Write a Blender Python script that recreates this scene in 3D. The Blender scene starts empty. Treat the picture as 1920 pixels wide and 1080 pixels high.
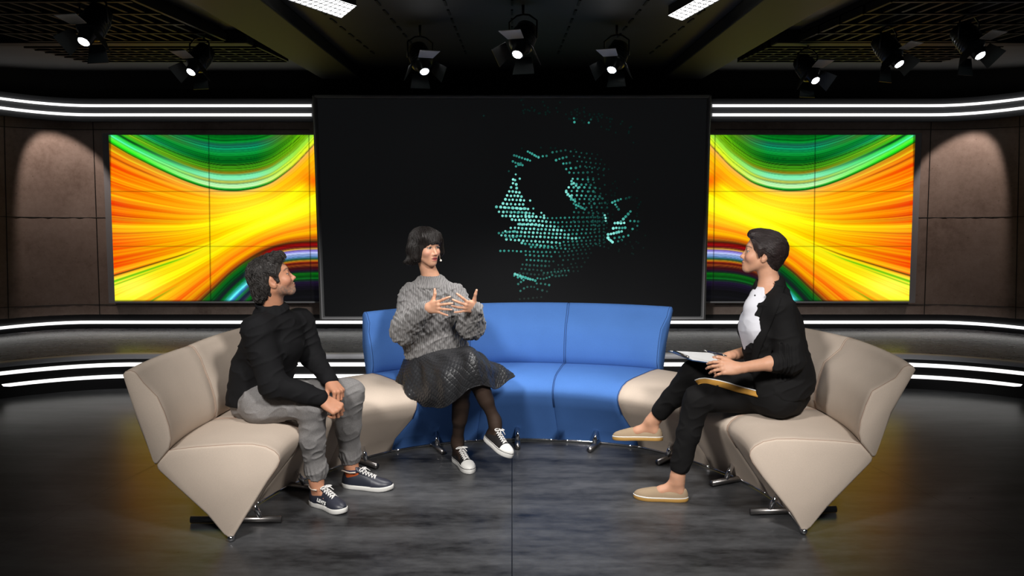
import bpy, bmesh, math, random
import numpy as np
from mathutils import Vector, Matrix

S = bpy.context.scene
COL = S.collection
random.seed(4)

# ------------------------------------------------------------------ camera, world, lights, exposure
F, HZ, CAM_H = 1750.0, 310.0, 1.73
PITCH = math.atan((540 - HZ) / F)
CP, SP = math.cos(PITCH), math.sin(PITCH)
cam_data = bpy.data.cameras.new('camera')
cam_data.sensor_width = 36.0
cam_data.lens = F / 1920.0 * 36.0
cam_data.clip_start = 0.05
cam = bpy.data.objects.new('camera', cam_data)
cam.location = (0, 0, CAM_H)
cam.rotation_euler = (math.pi / 2 - PITCH, 0, 0)
COL.objects.link(cam)
S.camera = cam

W = bpy.data.worlds.new('world')
S.world = W
W.use_nodes = True
W.node_tree.nodes['Background'].inputs[0].default_value = (0.75, 0.85, 1.0, 1)
W.node_tree.nodes['Background'].inputs[1].default_value = 0.02

S.view_settings.view_transform = 'Standard'
S.view_settings.look = 'None'
S.view_settings.gamma = 1.0
S.view_settings.use_curve_mapping = False
S.view_settings.exposure = 0.0


def spot(name, loc, target, power, angle, blend=0.5, radius=0.25, color=(1, 1, 1)):
    d = bpy.data.lights.new(name, 'SPOT')
    d.energy = power
    d.spot_size = math.radians(angle)
    d.spot_blend = blend
    d.shadow_soft_size = radius
    d.color = color
    o = bpy.data.objects.new(name, d)
    o.location = loc
    o.rotation_euler = (Vector(target) - Vector(loc)).to_track_quat('-Z', 'Y').to_euler()
    COL.objects.link(o)
    return o


spot('key_light', (-1.6, 0.9, 3.7), (0.0, 5.0, 0.55), 790, 43, 0.45, 0.35, (1.0, 0.97, 0.93))
spot('key_light', (1.6, 0.9, 3.7), (0.05, 5.0, 0.55), 790, 43, 0.45, 0.35, (1.0, 0.97, 0.93))
spot('top_light', (0.0, 5.05, 2.42), (0.0, 5.15, 0.0), 175, 74, 0.9, 0.4, (1.0, 0.98, 0.96))


# ------------------------------------------------------------------ geometry of the view: pixels to places
def ray(x, y):
    u = (x - 960) / F
    v = (y - 540) / F
    return (u, CP - v * SP, -SP - v * CP)


def atY(x, y, Y):
    d = ray(x, y)
    t = Y / d[1]
    return Vector((d[0] * t, Y, CAM_H + d[2] * t))


def atZ(x, y, z):
    d = ray(x, y)
    t = (z - CAM_H) / d[2]
    return Vector((d[0] * t, d[1] * t, z))


for s in (-1, 1):                              # wall washers under the dark band at both sides
    w0 = atY(960 + s * 932, 132, 7.80)
    spot('wall_wash_light', w0, w0 + Vector((-s * .17, .40, -1.0)), 60, 46, 0.35, 0.015, (1.0, 0.82, 0.72))

# ------------------------------------------------------------------ helpers
def tag(o, label=None, cat=None, group=None, kind=None):
    if label: o['label'] = label
    if cat: o['category'] = cat
    if group: o['group'] = group
    if kind: o['kind'] = kind
    return o


def empty(name, loc=(0, 0, 0)):
    o = bpy.data.objects.new(name, None)
    o.empty_display_size = 0.1
    o.location = loc
    COL.objects.link(o)
    return o


def link(name, me, mat=None, parent=None, smooth=False):
    o = bpy.data.objects.new(name, me)
    if mat:
        me.materials.append(mat)
    if smooth:
        me.polygons.foreach_set('use_smooth', [True] * len(me.polygons))
    if parent:
        o.parent = parent
        o.matrix_parent_inverse = Matrix.Translation(parent.location).inverted() if parent.type == 'EMPTY' and not parent.parent else Matrix.Identity(4)
    COL.objects.link(o)
    return o


class MB:
    """collects shapes in world coordinates, builds one mesh"""
    def __init__(self):
        self.v, self.f = [], []

    def add(self, vs, fs):
        n = len(self.v)
        self.v += [tuple(p) for p in vs]
        self.f += [tuple(i + n for i in f) for f in fs]
        return self

    def box(self, a, b, M=None):
        x0, y0, z0 = a; x1, y1, z1 = b
        vs = [(x0, y0, z0), (x1, y0, z0), (x1, y1, z0), (x0, y1, z0), (x0, y0, z1), (x1, y0, z1), (x1, y1, z1), (x0, y1, z1)]
        if M: vs = [M @ Vector(p) for p in vs]
        return self.add(vs, [(0, 3, 2, 1), (4, 5, 6, 7), (0, 1, 5, 4), (1, 2, 6, 5), (2, 3, 7, 6), (3, 0, 4, 7)])

    def tube(self, pts, r, n=12, close=True, loop=False):
        pts = [Vector(p) for p in pts]
        m = len(pts)
        rr = r if isinstance(r, (list, tuple)) else [r] * m
        vs = []
        up = None
        for i, p in enumerate(pts):
            if loop:
                t = (pts[(i + 1) % m] - pts[i - 1]).normalized()
            else:
                t = (pts[min(i + 1, m - 1)] - pts[max(i - 1, 0)]).normalized()
            if up is None:
                up = Vector((0, 0, 1)) if abs(t.z) < 0.9 else Vector((1, 0, 0))
            s = t.cross(up).normalized()
            up = s.cross(t).normalized()
            for k in range(n):
                a = 2 * math.pi * k / n
                vs.append(p + (s * math.cos(a) + up * math.sin(a)) * rr[i])
        fs = []
        for i in range(m if loop else m - 1):
            j = (i + 1) % m
            for k in range(n):
                l = (k + 1) % n
                fs.append((i * n + k, i * n + l, j * n + l, j * n + k))
        if close and not loop:
            fs.append(tuple(range(n))[::-1])
            fs.append(tuple((m - 1) * n + k for k in range(n)))
        return self.add(vs, fs)

    def lathe(self, prof, M=None, n=24):
        """prof: (radius, z) list"""
        vs = []
        for r, z in prof:
            for k in range(n):
                a = 2 * math.pi * k / n
                vs.append(Vector((r * math.cos(a), r * math.sin(a), z)))
        if M: vs = [M @ p for p in vs]
        fs = []
        for i in range(len(prof) - 1):
            for k in range(n):
                l = (k + 1) % n
                fs.append((i * n + k, i * n + l, (i + 1) * n + l, (i + 1) * n + k))
        fs.append(tuple(range(n))[::-1])
        fs.append(tuple((len(prof) - 1) * n + k for k in range(n)))
        return self.add(vs, fs)

    def grid(self, rows):
        """rows: list of equally long lists of points"""
        h, w = len(rows), len(rows[0])
        vs = [p for r in rows for p in r]
        fs = [(i * w + j, i * w + j + 1, (i + 1) * w + j + 1, (i + 1) * w + j) for i in range(h - 1) for j in range(w - 1)]
        return self.add(vs, fs)

    def build(self, name, mat=None, parent=None, smooth=False, bevel=0, solid=0, subd=0):
        me = bpy.data.meshes.new(name)
        me.from_pydata([tuple(p) for p in self.v], [], self.f)
        bm = bmesh.new(); bm.from_mesh(me)
        bmesh.ops.remove_doubles(bm, verts=bm.verts, dist=1e-6)
        bmesh.ops.recalc_face_normals(bm, faces=bm.faces)
        bm.to_mesh(me); bm.free()
        o = link(name, me, mat, parent, smooth)
        if solid:
            m = o.modifiers.new('solid', 'SOLIDIFY'); m.thickness = solid; m.offset = 0
        if bevel:
            m = o.modifiers.new('bevel', 'BEVEL'); m.width = bevel; m.segments = 3; m.limit_method = 'ANGLE'; m.angle_limit = math.radians(40)
        if subd:
            m = o.modifiers.new('sub', 'SUBSURF'); m.levels = subd; m.render_levels = subd
        return o


# ------------------------------------------------------------------ materials
def lin(c):
    return tuple(((x / 255.0 + 0.055) / 1.055) ** 2.4 if x > 10 else x / 255.0 / 12.92 for x in c)


class NT:
    def __init__(self, name):
        self.m = bpy.data.materials.new(name)
        self.m.use_nodes = True
        self.nt = self.m.node_tree
        self.b = self.nt.nodes['Principled BSDF']

    def n(self, t, **kw):
        nd = self.nt.nodes.new(t)
        for k, v in kw.items():
            if k.startswith('i_'):
                key = k[2:].replace('_', ' ')
                nd.inputs[int(key) if key.isdigit() else key].default_value = v
            else:
                setattr(nd, k, v)
        return nd

    def l(self, a, b):
        self.nt.links.new(a, b)

    def ramp(self, fac, stops):
        r = self.n('ShaderNodeValToRGB')
        e = r.color_ramp.elements
        e[0].position, e[0].color = stops[0][0], tuple(stops[0][1]) + (1,)
        e[1].position, e[1].color = stops[1][0], tuple(stops[1][1]) + (1,)
        for p, c in stops[2:]:
            x = e.new(p); x.color = tuple(c) + (1,)
        self.l(fac, r.inputs[0])
        return r.outputs[0]

    def bump(self, h, strength=0.3, dist=0.002):
        b = self.n('ShaderNodeBump')
        b.inputs['Strength'].default_value = strength
        b.inputs['Distance'].default_value = dist
        self.l(h, b.inputs['Height'])
        self.l(b.outputs[0], self.b.inputs['Normal'])
        return b

    def coord(self, scale=(1, 1, 1), rot=(0, 0, 0)):
        tc = self.n('ShaderNodeTexCoord')
        mp = self.n('ShaderNodeMapping')
        mp.inputs['Scale'].default_value = scale
        mp.inputs['Rotation'].default_value = rot
        self.l(tc.outputs['Object'], mp.inputs[0])
        return mp.outputs[0]

    def noise(self, vec, scale, detail=3, rough=0.5):
        n = self.n('ShaderNodeTexNoise')
        n.inputs['Scale'].default_value = scale
        n.inputs['Detail'].default_value = detail
        n.inputs['Roughness'].default_value = rough
        self.l(vec, n.inputs['Vector'])
        return n.outputs['Fac']


def plain(name, col, rough=0.5, metal=0.0, spec=0.5, emit=None, estr=1.0):
    t = NT(name)
    t.b.inputs['Base Color'].default_value = tuple(col) + (1,)
    t.b.inputs['Roughness'].default_value = rough
    t.b.inputs['Metallic'].default_value = metal
    t.b.inputs['Specular IOR Level'].default_value = spec
    if emit:
        t.b.inputs['Emission Color'].default_value = tuple(emit) + (1,)
        t.b.inputs['Emission Strength'].default_value = estr
    return t.m


def fabric(name, col, scale=700, var=0.12, bump=0.35, rough=0.9, sheen=0.0):
    t = NT(name)
    v = t.coord()
    f = t.noise(v, scale, 2, 0.6)
    g = t.noise(v, 7, 3)
    mx = t.n('ShaderNodeMath', operation='MULTIPLY_ADD'); t.l(f, mx.inputs[0]); mx.inputs[1].default_value = 0.75
    m2 = t.n('ShaderNodeMath', operation='MULTIPLY'); t.l(g, m2.inputs[0]); m2.inputs[1].default_value = 0.25
    t.l(m2.outputs[0], mx.inputs[2])
    lo = tuple(c * (1 - var) for c in col); hi = tuple(min(1, c * (1 + var)) for c in col)
    t.l(t.ramp(mx.outputs[0], [(0.3, lo), (0.7, hi)]), t.b.inputs['Base Color'])
    t.b.inputs['Roughness'].default_value = rough
    t.b.inputs['Specular IOR Level'].default_value = 0.15
    t.b.inputs['Sheen Weight'].default_value = sheen
    t.bump(f, bump, 0.0006)
    return t.m


M_BEIGE = fabric('beige_wool', (0.56, 0.465, 0.385), 500, 0.10)
M_BLUE = fabric('blue_wool', (0.072, 0.185, 0.50), 500, 0.12)
M_PIPE = plain('beige_piping', (0.36, 0.25, 0.19), 0.8)
M_PIPE_B = plain('blue_piping', (0.02, 0.06, 0.18), 0.8)
M_CHROME = plain('chrome', (0.75, 0.75, 0.77), 0.08, 1.0)
M_STEEL = plain('brushed_steel', (0.35, 0.33, 0.32), 0.3, 1.0)
M_FRAME = plain('dark_metal_frame', (0.16, 0.165, 0.17), 0.5, 0.0)
M_FRAME_LIGHT = plain('grey_metal_frame', (0.36, 0.36, 0.38), 0.5, 0.0)
M_BLACK = plain('black_lacquer', (0.006, 0.006, 0.007), 0.45)
M_BLACKMATT = plain('black_matt', (0.012, 0.012, 0.012), 0.8, 0, 0.2)
M_SCREEN = plain('screen_black', (0.008, 0.008, 0.009), 0.35, 0, 0.3, emit=(0.0040, 0.0042, 0.0045))
M_STRIP = plain('white_light_strip', (0.8, 0.8, 0.8), 0.4, emit=(1.0, 0.985, 0.96), estr=1.6)
M_LENS = plain('lamp_lens', (1, 1, 1), 0.2, emit=(0.97, 0.97, 1.0), estr=26)
M_PANEL = plain('ceiling_panel_light', (1, 1, 1), 0.4, emit=(1, 1, 0.98), estr=8)
M_LAMPBODY = plain('lamp_body', (0.012, 0.016, 0.016), 0.35, 0.3)
M_FLAP = plain('lamp_flap_lit', (0.75, 0.74, 0.7), 0.5)


def m_ceiling():
    t = NT('ceiling_black')
    v = t.coord()
    f = t.noise(v, 3, 4)
    t.l(t.ramp(f, [(0.3, (0.010, 0.010, 0.010)), (0.75, (0.017, 0.0165, 0.0165))]), t.b.inputs['Base Color'])
    t.b.inputs['Roughness'].default_value = 0.6
    return t.m


def m_floor(name, lo, hi, rough):
    t = NT(name)
    v = t.coord((0.55, 2.6, 1))
    a = t.noise(v, 1.7, 7, 0.62)
    v2 = t.coord((1.0, 2.0, 1))
    b = t.noise(v2, 9, 6, 0.7)
    ad = t.n('ShaderNodeMath', operation='MULTIPLY_ADD'); t.l(b, ad.inputs[0]); ad.inputs[1].default_value = 0.35
    m2 = t.n('ShaderNodeMath', operation='MULTIPLY'); t.l(a, m2.inputs[0]); m2.inputs[1].default_value = 0.65
    t.l(m2.outputs[0], ad.inputs[2])
    t.l(t.ramp(ad.outputs[0], [(0.36, lo), (0.64, hi)]), t.b.inputs['Base Color'])
    rr = t.n('ShaderNodeMapRange'); t.l(b, rr.inputs[0]); rr.inputs[3].default_value = rough; rr.inputs[4].default_value = rough + 0.12
    t.l(rr.outputs[0], t.b.inputs['Roughness'])
    t.b.inputs['Specular IOR Level'].default_value = 0.25
    t.bump(b, 0.06, 0.002)
    return t.m


def m_wall():
    t = NT('rusty_concrete')
    v = t.coord()
    a = t.noise(v, 1.6, 8, 0.65)
    b = t.noise(v, 26, 5, 0.7)
    c = t.n('ShaderNodeMath', operation='MULTIPLY_ADD'); t.l(b, c.inputs[0]); c.inputs[1].default_value = 0.3
    m2 = t.n('ShaderNodeMath', operation='MULTIPLY'); t.l(a, m2.inputs[0]); m2.inputs[1].default_value = 0.7
    t.l(m2.outputs[0], c.inputs[2])
    col = t.ramp(c.outputs[0], [(0.32, (0.13, 0.085, 0.065)), (0.5, (0.24, 0.18, 0.15)), (0.7, (0.33, 0.26, 0.225))])
    vo = t.n('ShaderNodeTexVoronoi'); vo.inputs['Scale'].default_value = 11; t.l(v, vo.inputs['Vector'])
    sp = t.ramp(vo.outputs['Distance'], [(0.03, (0.35, 0.3, 0.3)), (0.09, (1, 1, 1))])
    mx = t.n('ShaderNodeMix', data_type='RGBA', blend_type='MULTIPLY'); mx.inputs[0].default_value = 0.5
    t.l(col, mx.inputs[6]); t.l(sp, mx.inputs[7])
    t.l(mx.outputs[2], t.b.inputs['Base Color'])
    t.b.inputs['Roughness'].default_value = 0.75
    t.bump(b, 0.25, 0.004)
    return t.m


M_CEIL = m_ceiling()
M_FLOOR = m_floor('dark_studio_floor', (0.010, 0.010, 0.011), (0.092, 0.094, 0.099), 0.24)
M_STAGE = m_floor('stage_top', (0.03, 0.03, 0.034), (0.16, 0.16, 0.17), 0.22)
M_WALL = m_wall()
M_BAND = plain('dark_grey_band', (0.03, 0.031, 0.034), 0.5)

# ------------------------------------------------------------------ the setting
YR = atZ(960, 728, 0).y                       # riser plane
Z_ST = atY(960, 665.5, YR).z                  # stage height
YW = atZ(960, 616, Z_ST).y                    # back wall plane
Z_CEIL = 2.55


def curv(px, x0, k):
    """how much nearer the set comes towards its curved ends"""
    d = abs(px - 960) - (960 - x0)
    return 1.0 if d <= 0 else 1.0 + k * (d / x0) ** 1.7


def ywall(px): return YW / curv(px, 165, 0.037)
def yriser(px): return YR / curv(px, 250, 0.046)


def yline(px, flat, edge, x0=165):
    d = abs(px - 960) - (960 - x0)
    r = d / x0
    return flat if d <= 0 else flat + (edge - flat) * (r ** 1.7 if r < 1 else 1 + 1.7 * (1 - math.exp(1 - r)))


PXS = [-330 + 30 * i for i in range(87)]       # pixel columns, a little beyond the frame on both sides


def sheet(name, rows, yf, mat, parent=None, off=0.0, kind='structure', cols=PXS, solid=0, sm=True):
    mb = MB()
    mb.grid([[atY(px, yline(px, a, b, x0), yf(px) - off) for px in cols] for (a, b, x0) in rows])
    o = mb.build(name, mat, parent, smooth=sm, solid=solid)
    if kind: o['kind'] = kind
    return o


# floor and stage
mb = MB(); mb.box((-7, -1.2, -0.1), (7, YR + 0.2, 0)); fl = mb.build('floor', M_FLOOR); fl['kind'] = 'structure'
mb = MB()
for a, b in (((0.0, 0.3), (0.0, YR)), ((-7.0, 7.0), None)):
    pass
mb.box((-0.0025, 0.2, 0.0002), (0.0025, 5.66, 0.0008))
for s in (-1, 1):
    a = atZ(960 + s * 670, 872, 0); b = atZ(960 + s * 1060, 1070, 0)
    d = (b - a).normalized(); n = Vector((-d.y, d.x, 0)) * 0.002
    z = Vector((0, 0, 0.0006))
    mb.add([a - n + z, a + n + z, b + n + z, b - n + z], [(0, 1, 2, 3)])
o = mb.build('trim_1', plain('floor_joint', (0.004, 0.004, 0.004), 0.4)); o['kind'] = 'structure'

rail = lambda px, z, yf, off=0.0: Vector((atY(px, 640, yf(px)).x, yf(px) - off, z))
mb = MB()
mb.grid([[rail(px, Z_ST, yriser) for px in PXS], [rail(px, Z_ST, ywall) + Vector((0, 0.02, 0)) for px in PXS]])
stage = mb.build('stage', M_STAGE, smooth=True)
tag(stage, 'raised dark glossy stage floor curving behind the sofa, in front of the back wall', 'stage', kind='structure')
mb = MB(); mb.grid([[rail(px, Z_ST, yriser) for px in PXS], [rail(px, -0.02, yriser) for px in PXS]])
mb.build('trim_2', M_BLACK, smooth=True)['kind'] = 'structure'
mb = MB()                                       # rounded metal nosing on the stage edge
prof = [(0.0, 0.012), (0.03, 0.010), (0.045, 0.0), (0.045, -0.028), (0.03, -0.036), (0.0, -0.036)]
mb.grid([[rail(px, Z_ST + dz, yriser, dy - 0.03) for px in PXS] for dy, dz in [(-0.04, 0.004), (0.0, 0.006), (0.03, 0.004), (0.036, -0.006), (0.036, -0.03), (0.0, -0.034)]])
o = mb.build('stage_nosing', plain('nosing_aluminium', (0.52, 0.52, 0.56), 0.5, 0.0), smooth=True)
tag(o, 'grey metal nosing along the front edge of the stage', 'edge trim', kind='structure')

# back wall: black base, white strips, rusty concrete panels, dark band
R = lambda a, b, x0=165: (a, b, x0)
sheet('wall_back', [R(616, 628), R(608, 620)], ywall, M_BLACK)
sheet('wall_back_base', [R(600.5, 611), R(589.5, 598.5)], ywall, M_BLACK)
sheet('wall_back_panels', [R(590, 599)] + [R(590 + (227 - 590) * t, 599 + (215 - 599) * t) for t in (0.25, 0.5, 0.75, 1)], ywall, M_WALL)
sheet('wall_back_band', [R(228, 216), R(185, 171)], ywall, M_BAND, off=0.04)
sheet('trim_3', [R(228, 216), R(228.8, 216.8)], lambda px: ywall(px) - 0.02, M_BLACK, off=0.0)
sheet('wall_back_top', [R(186, 172), R(60, 20)], ywall, M_BLACKMATT)

# seams between the concrete panels
mb = MB()
for (xa, xb) in ((8, 16), (174, 187), (-250, -250)):
    for m in (0, 1):
        pts = []
        for i in range(9):
            t = i / 8
            x = xa + (xb - xa) * t
            ya = yline(x, 228, 216); yb = yline(x, 590, 599)
            x2 = x if not m else 1920 - x
            pts.append(atY(x2, ya + (yb - ya) * t, ywall(x2) - 0.001))
        mb.tube(pts, 0.0035, 6)
for (ya, yb) in ((243, 237), (408, 406), (571, 577)):
    for m in (0, 1):
        pts = [atY(px if not m else 1920 - px, yline(px, ya, yb), ywall(px) - 0.001) for px in range(-300, 600, 20)]
        mb.tube(pts, 0.003, 6)
mb.build('trim_4', plain('panel_seam', (0.012, 0.010, 0.009), 0.7))['kind'] = 'structure'


def strip(name, ya, yb, x0, yf, th, label, group, off=0.03, cols=None):
    c = cols or PXS
    mb = MB()
    front = [[atY(px, yline(px, ya, yb, x0) + dy, yf(px) - off) for px in c] for dy in (-th / 2, th / 2)]
    back = [[p + Vector((0, off - (0.041 if off > .05 else 0.001), 0)) for p in r] for r in front]
    mb.grid([back[0], front[0], front[1], back[1]])
    o = mb.build(name, M_STRIP, smooth=False)
    tag(o, label, 'light strip', group)
    return o


CL = [p for p in PXS if p < 575] + [584]; CR = [1920 - p for p in CL][::-1]
strip('light_strip', 198, 184.5, 165, ywall, 4.6, 'upper of the two white light strips above the left colourful screen', 'light strips above the screens', 0.065, CL)
strip('light_strip', 215.2, 202, 165, ywall, 5.0, 'lower of the two white light strips above the left colourful screen', 'light strips above the screens', 0.065, CL)
strip('light_strip', 198, 184.5, 165, ywall, 4.6, 'upper of the two white light strips above the right colourful screen', 'light strips above the screens', 0.065, CR)
strip('light_strip', 215.2, 202, 165, ywall, 5.0, 'lower of the two white light strips above the right colourful screen', 'light strips above the screens', 0.065, CR)
strip('light_strip', 604.5, 615.3, 165, ywall, 5.0, 'white light strip at the foot of the back wall behind the stage floor', 'light strips along the stage', 0.02)
strip('light_strip', 683.6, 700.5, 250, yriser, 6.6, 'upper white light strip on the riser of the stage', 'light strips along the stage', 0.012)
strip('light_strip', 705.5, 724, 250, yriser, 6.2, 'lower white light strip on the riser of the stage, nearest the floor', 'light strips along the stage', 0.012)

# ------------------------------------------------------------------ ceiling
mb = MB(); mb.box((-7, 3.86, Z_CEIL), (7, YW + 0.3, Z_CEIL + 0.1)); mb.build('ceiling', M_CEIL)['kind'] = 'structure'


def ceil_pt(x, y, z=Z_CEIL): return atZ(x, y, z)


def bar_between(mb, a, b, w, h):
    """a horizontal bar between two points, hanging h below them"""
    d = (b - a); d.z = 0; d.normalize()
    n = Vector((-d.y, d.x, 0)) * w / 2
    z = Vector((0, 0, -h))
    mb.add([a - n, a + n, b + n, b - n, a - n + z, a + n + z, b + n + z, b - n + z],
           [(0, 1, 2, 3), (4, 7, 6, 5), (0, 4, 5, 1), (1, 5, 6, 2), (2, 6, 7, 3), (3, 7, 4, 0)])


M_BEAM = plain('ceiling_beam', (0.014, 0.014, 0.0145), 0.6, 0, 0.2)
M_SLAT = plain('ceiling_slat', (0.006, 0.006, 0.0063), 0.6, 0, 0.15)
BZ = 2.47
def bz(px, py): return atZ(px, py, BZ)
nt = 5
for m in (-1, 1):
    X = lambda x: x if m < 0 else 1920 - x
    side = 'left' if m < 0 else 'right'
    a = bz(X(330), -60); b = bz(X(640), 148); a.z = b.z = Z_CEIL
    mb = MB(); bar_between(mb, a, b, 0.34, 0.08); o = mb.build('trim_%d' % nt, M_BEAM, bevel=0.01); o['kind'] = 'structure'; nt += 1
    yb = atZ(960, 84, BZ).y
    mb = MB(); mb.box((-6 if m < 0 else 1.62, yb - 0.08, BZ), (-1.62 if m < 0 else 6, yb + 0.08, Z_CEIL)); o = mb.build('trim_%d' % nt, M_BEAM, bevel=0.01); o['kind'] = 'structure'; nt += 1
    # ceiling grilles (open slats) before and behind the cross beam
    for (px0, px1, y0, y1, n1, n2) in ((20, 400, 4.05, yb - 0.16, 14, 5), (200, 560, yb + 0.16, 6.9, 12, 6)):
        mb = MB()
        xa = atZ(px0, 60 if y0 < 4.2 else 120, 2.5).x; xb = atZ(px1, 60 if y0 < 4.2 else 120, 2.5).x
        for i in range(n1 + 1):
            x = xa + (xb - xa) * i / n1
            mb.box((min(m * -x, m * -x + 0.02) if m > 0 else x, y0, 2.475), ((m * -x + 0.02) if m > 0 else x + 0.02, y1, 2.52))
        for j in range(n2 + 1):
            y = y0 + (y1 - y0) * j / n2
            l, r = sorted((x_ * (-1 if m > 0 else 1) for x_ in (xa, xb)))
            mb.box((l, y, 2.47), (r, y + 0.03, 2.515))
        l, r = sorted((x_ * (-1 if m > 0 else 1) for x_ in (xa, xb)))
        mb.box((l, y0, 2.515), (r, y1, Z_CEIL - 0.002))
        o = mb.build('ceiling_grille', M_SLAT)
        tag(o, 'dark slatted ceiling grille on the %s side, %s the cross beam' % (side, 'nearer than' if y0 < 4.2 else 'beyond'), 'ceiling grille', 'dark ceiling grilles', kind='structure')
mb = MB()                                      # slotted central field
for i in range(-4, 5):
    for j in range(10):
        x = i * 0.34
        mb.box((x - 0.006, 4.2 + j * 0.3, Z_CEIL - 0.006), (x + 0.006, 4.36 + j * 0.3, Z_CEIL + 0.001))
mb.build('trim_%d' % nt, M_SLAT)['kind'] = 'structure'

# ceiling panel lights
for quad, lab, nx, ny in ((((538, -2), (640, 33), (668, 11), (590, -14)), 'white gridded ceiling light panel at the top, left of centre', 10, 4),
                  (((1253, 29), (1279, 38), (1352, -3), (1318, -8)), 'white gridded ceiling light panel at the top, right of centre', 3, 8)):
    q = [atZ(x, y, 2.5) for x, y in quad]
    root = empty('ceiling_light', q[0]); tag(root, lab, 'ceiling light', 'gridded ceiling light panels')
    mb = MB(); mb.add(q, [(0, 1, 2, 3)]); o = mb.build('diffuser', M_PANEL, root)
    z = Vector((0, 0, 0.05))
    mb = MB(); mb.add([p + Vector((0, 0, 0.002)) for p in q] + [p + z for p in q], [(0, 1, 5, 4), (1, 2, 6, 5), (2, 3, 7, 6), (3, 0, 4, 7), (4, 5, 6, 7)])
    mb.build('housing', M_SLAT, root)
    mb = MB()
    dz = Vector((0, 0, -0.004))
    for i in range(nx + 1):
        t = i / nx; mb.tube([q[0].lerp(q[1], t) + dz, q[3].lerp(q[2], t) + dz], 0.0022, 4)
    for i in range(ny + 1):
        t = i / ny; mb.tube([q[0].lerp(q[3], t) + dz, q[1].lerp(q[2], t) + dz], 0.0022, 4)
    mb.build('grid', M_SLAT, root)

# ------------------------------------------------------------------ spotlights
def make_spot(px, py, Y, yaw, pitch, label, s=1.0, flapdir=0):
    L = atY(px, py, Y)
    root = empty('spotlight', L)
    tag(root, label, 'spotlight', 'spotlights under the ceiling')
    # local frame: +z points along the beam
    Mx = Matrix.Translation(L) @ Matrix.Rotation(math.radians(yaw), 4, 'Z') @ Matrix.Rotation(math.radians(90 + pitch), 4, 'X') @ Matrix.Scale(s, 4)
    # Rotation by 90 about X turns +z to -y (towards the camera)
    mb = MB(); mb.lathe([(0.025, 0.001), (0.023, 0.005), (0.015, 0.008), (0.001, 0.009)], Mx, 24); mb.build('lens', M_LENS, root, True)
    mb = MB(); mb.lathe([(0.030, -0.20), (0.055, -0.19), (0.062, -0.15), (0.062, -0.06), (0.05, -0.045), (0.037, -0.04), (0.034, 0.0), (0.029, 0.003), (0.026, -0.004)], Mx, 28)
    mb.build('housing', M_LAMPBODY, root, True)
    mb = MB()
    for k in range(5):
        mb.lathe([(0.0622, -0.145 + k * 0.017), (0.066, -0.143 + k * 0.017), (0.066, -0.139 + k * 0.017), (0.0622, -0.137 + k * 0.017)], Mx, 24)
    mb.build('cooling_fins', M_LAMPBODY, root, True)
    # four barn doors, the upper one coloured white for the lamp light on it
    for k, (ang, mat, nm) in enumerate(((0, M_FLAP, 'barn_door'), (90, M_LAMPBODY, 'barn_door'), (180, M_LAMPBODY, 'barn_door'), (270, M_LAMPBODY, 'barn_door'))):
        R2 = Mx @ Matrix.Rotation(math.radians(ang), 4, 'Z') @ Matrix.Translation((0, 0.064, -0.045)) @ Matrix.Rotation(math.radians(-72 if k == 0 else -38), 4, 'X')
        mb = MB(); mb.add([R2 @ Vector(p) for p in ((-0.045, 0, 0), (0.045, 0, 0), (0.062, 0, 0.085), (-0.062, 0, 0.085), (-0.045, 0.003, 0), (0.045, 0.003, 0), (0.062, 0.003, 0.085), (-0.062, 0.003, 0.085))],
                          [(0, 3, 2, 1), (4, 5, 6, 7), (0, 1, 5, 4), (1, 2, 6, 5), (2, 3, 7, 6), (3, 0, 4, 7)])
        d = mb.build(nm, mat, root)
        if k == 0: d['label'] = 'upper flap, coloured white as lit by the lamp'
    c = Mx @ Vector((0, 0, -0.11))
    top = Vector((c.x, c.y, c.z + 0.125 * s))
    e1 = Mx @ Vector((-0.078, 0, -0.11)); e2 = Mx @ Vector((0.078, 0, -0.11))
    up = Vector((0, 0, 0.09 * s))
    mb = MB(); mb.tube([e1, e1 + up, top.lerp(e1 + up, 0.45) + Vector((0, 0, 0.01)), top, top.lerp(e2 + up, 0.45) + Vector((0, 0, 0.01)), e2 + up, e2], 0.005 * s, 8)
    mb.build('yoke', M_LAMPBODY, root, True)
    mb = MB(); mb.tube([top, Vector((top.x, top.y, max(top.z + 0.02, Z_CEIL)))], 0.008, 10)
    mb.build('hanging_rod', M_LAMPBODY, root, True)
    return root


for args in ((157, 78, 4.35, -20, 52, 'spotlight at the far left, nearest the upper left corner'),
             (358, 135, 5.6, -28, 48, 'second spotlight from the left, above the left colourful screen'),
             (796, 134, 5.6, 25, 50, 'leftmost of the three spotlights over the dark centre screen'),
             (970, 102, 4.9, -25, 50, 'middle and highest of the three spotlights over the dark centre screen'),
             (1147, 131, 5.6, -28, 50, 'rightmost of the three spotlights over the dark centre screen'),
             (1529, 151, 5.9, 25, 45, 'lowest spotlight on the right, above the right colourful screen'),
             (1686, 120, 5.2, 38, 50, 'second spotlight from the right, between two others'),
             (1838, 104, 4.8, 30, 50, 'spotlight at the far right edge')):
    make_spot(*args)

# ------------------------------------------------------------------ screens
def box_px(mb, x0, y0, x1, y1, Yf, Yb, inset=None):
    """a slab whose front face fills the given pixel box at depth Yf"""
    a = atY(x0, y0, Yf); b = atY(x1, y0, Yf); c = atY(x1, y1, Yf); d = atY(x0, y1, Yf)
    off = Vector((0, Yb - Yf, 0))
    mb.add([a, b, c, d, a + off, b + off, c + off, d + off], [(0, 3, 2, 1), (4, 5, 6, 7), (0, 1, 5, 4), (1, 2, 6, 5), (2, 3, 7, 6), (3, 0, 4, 7)])


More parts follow.
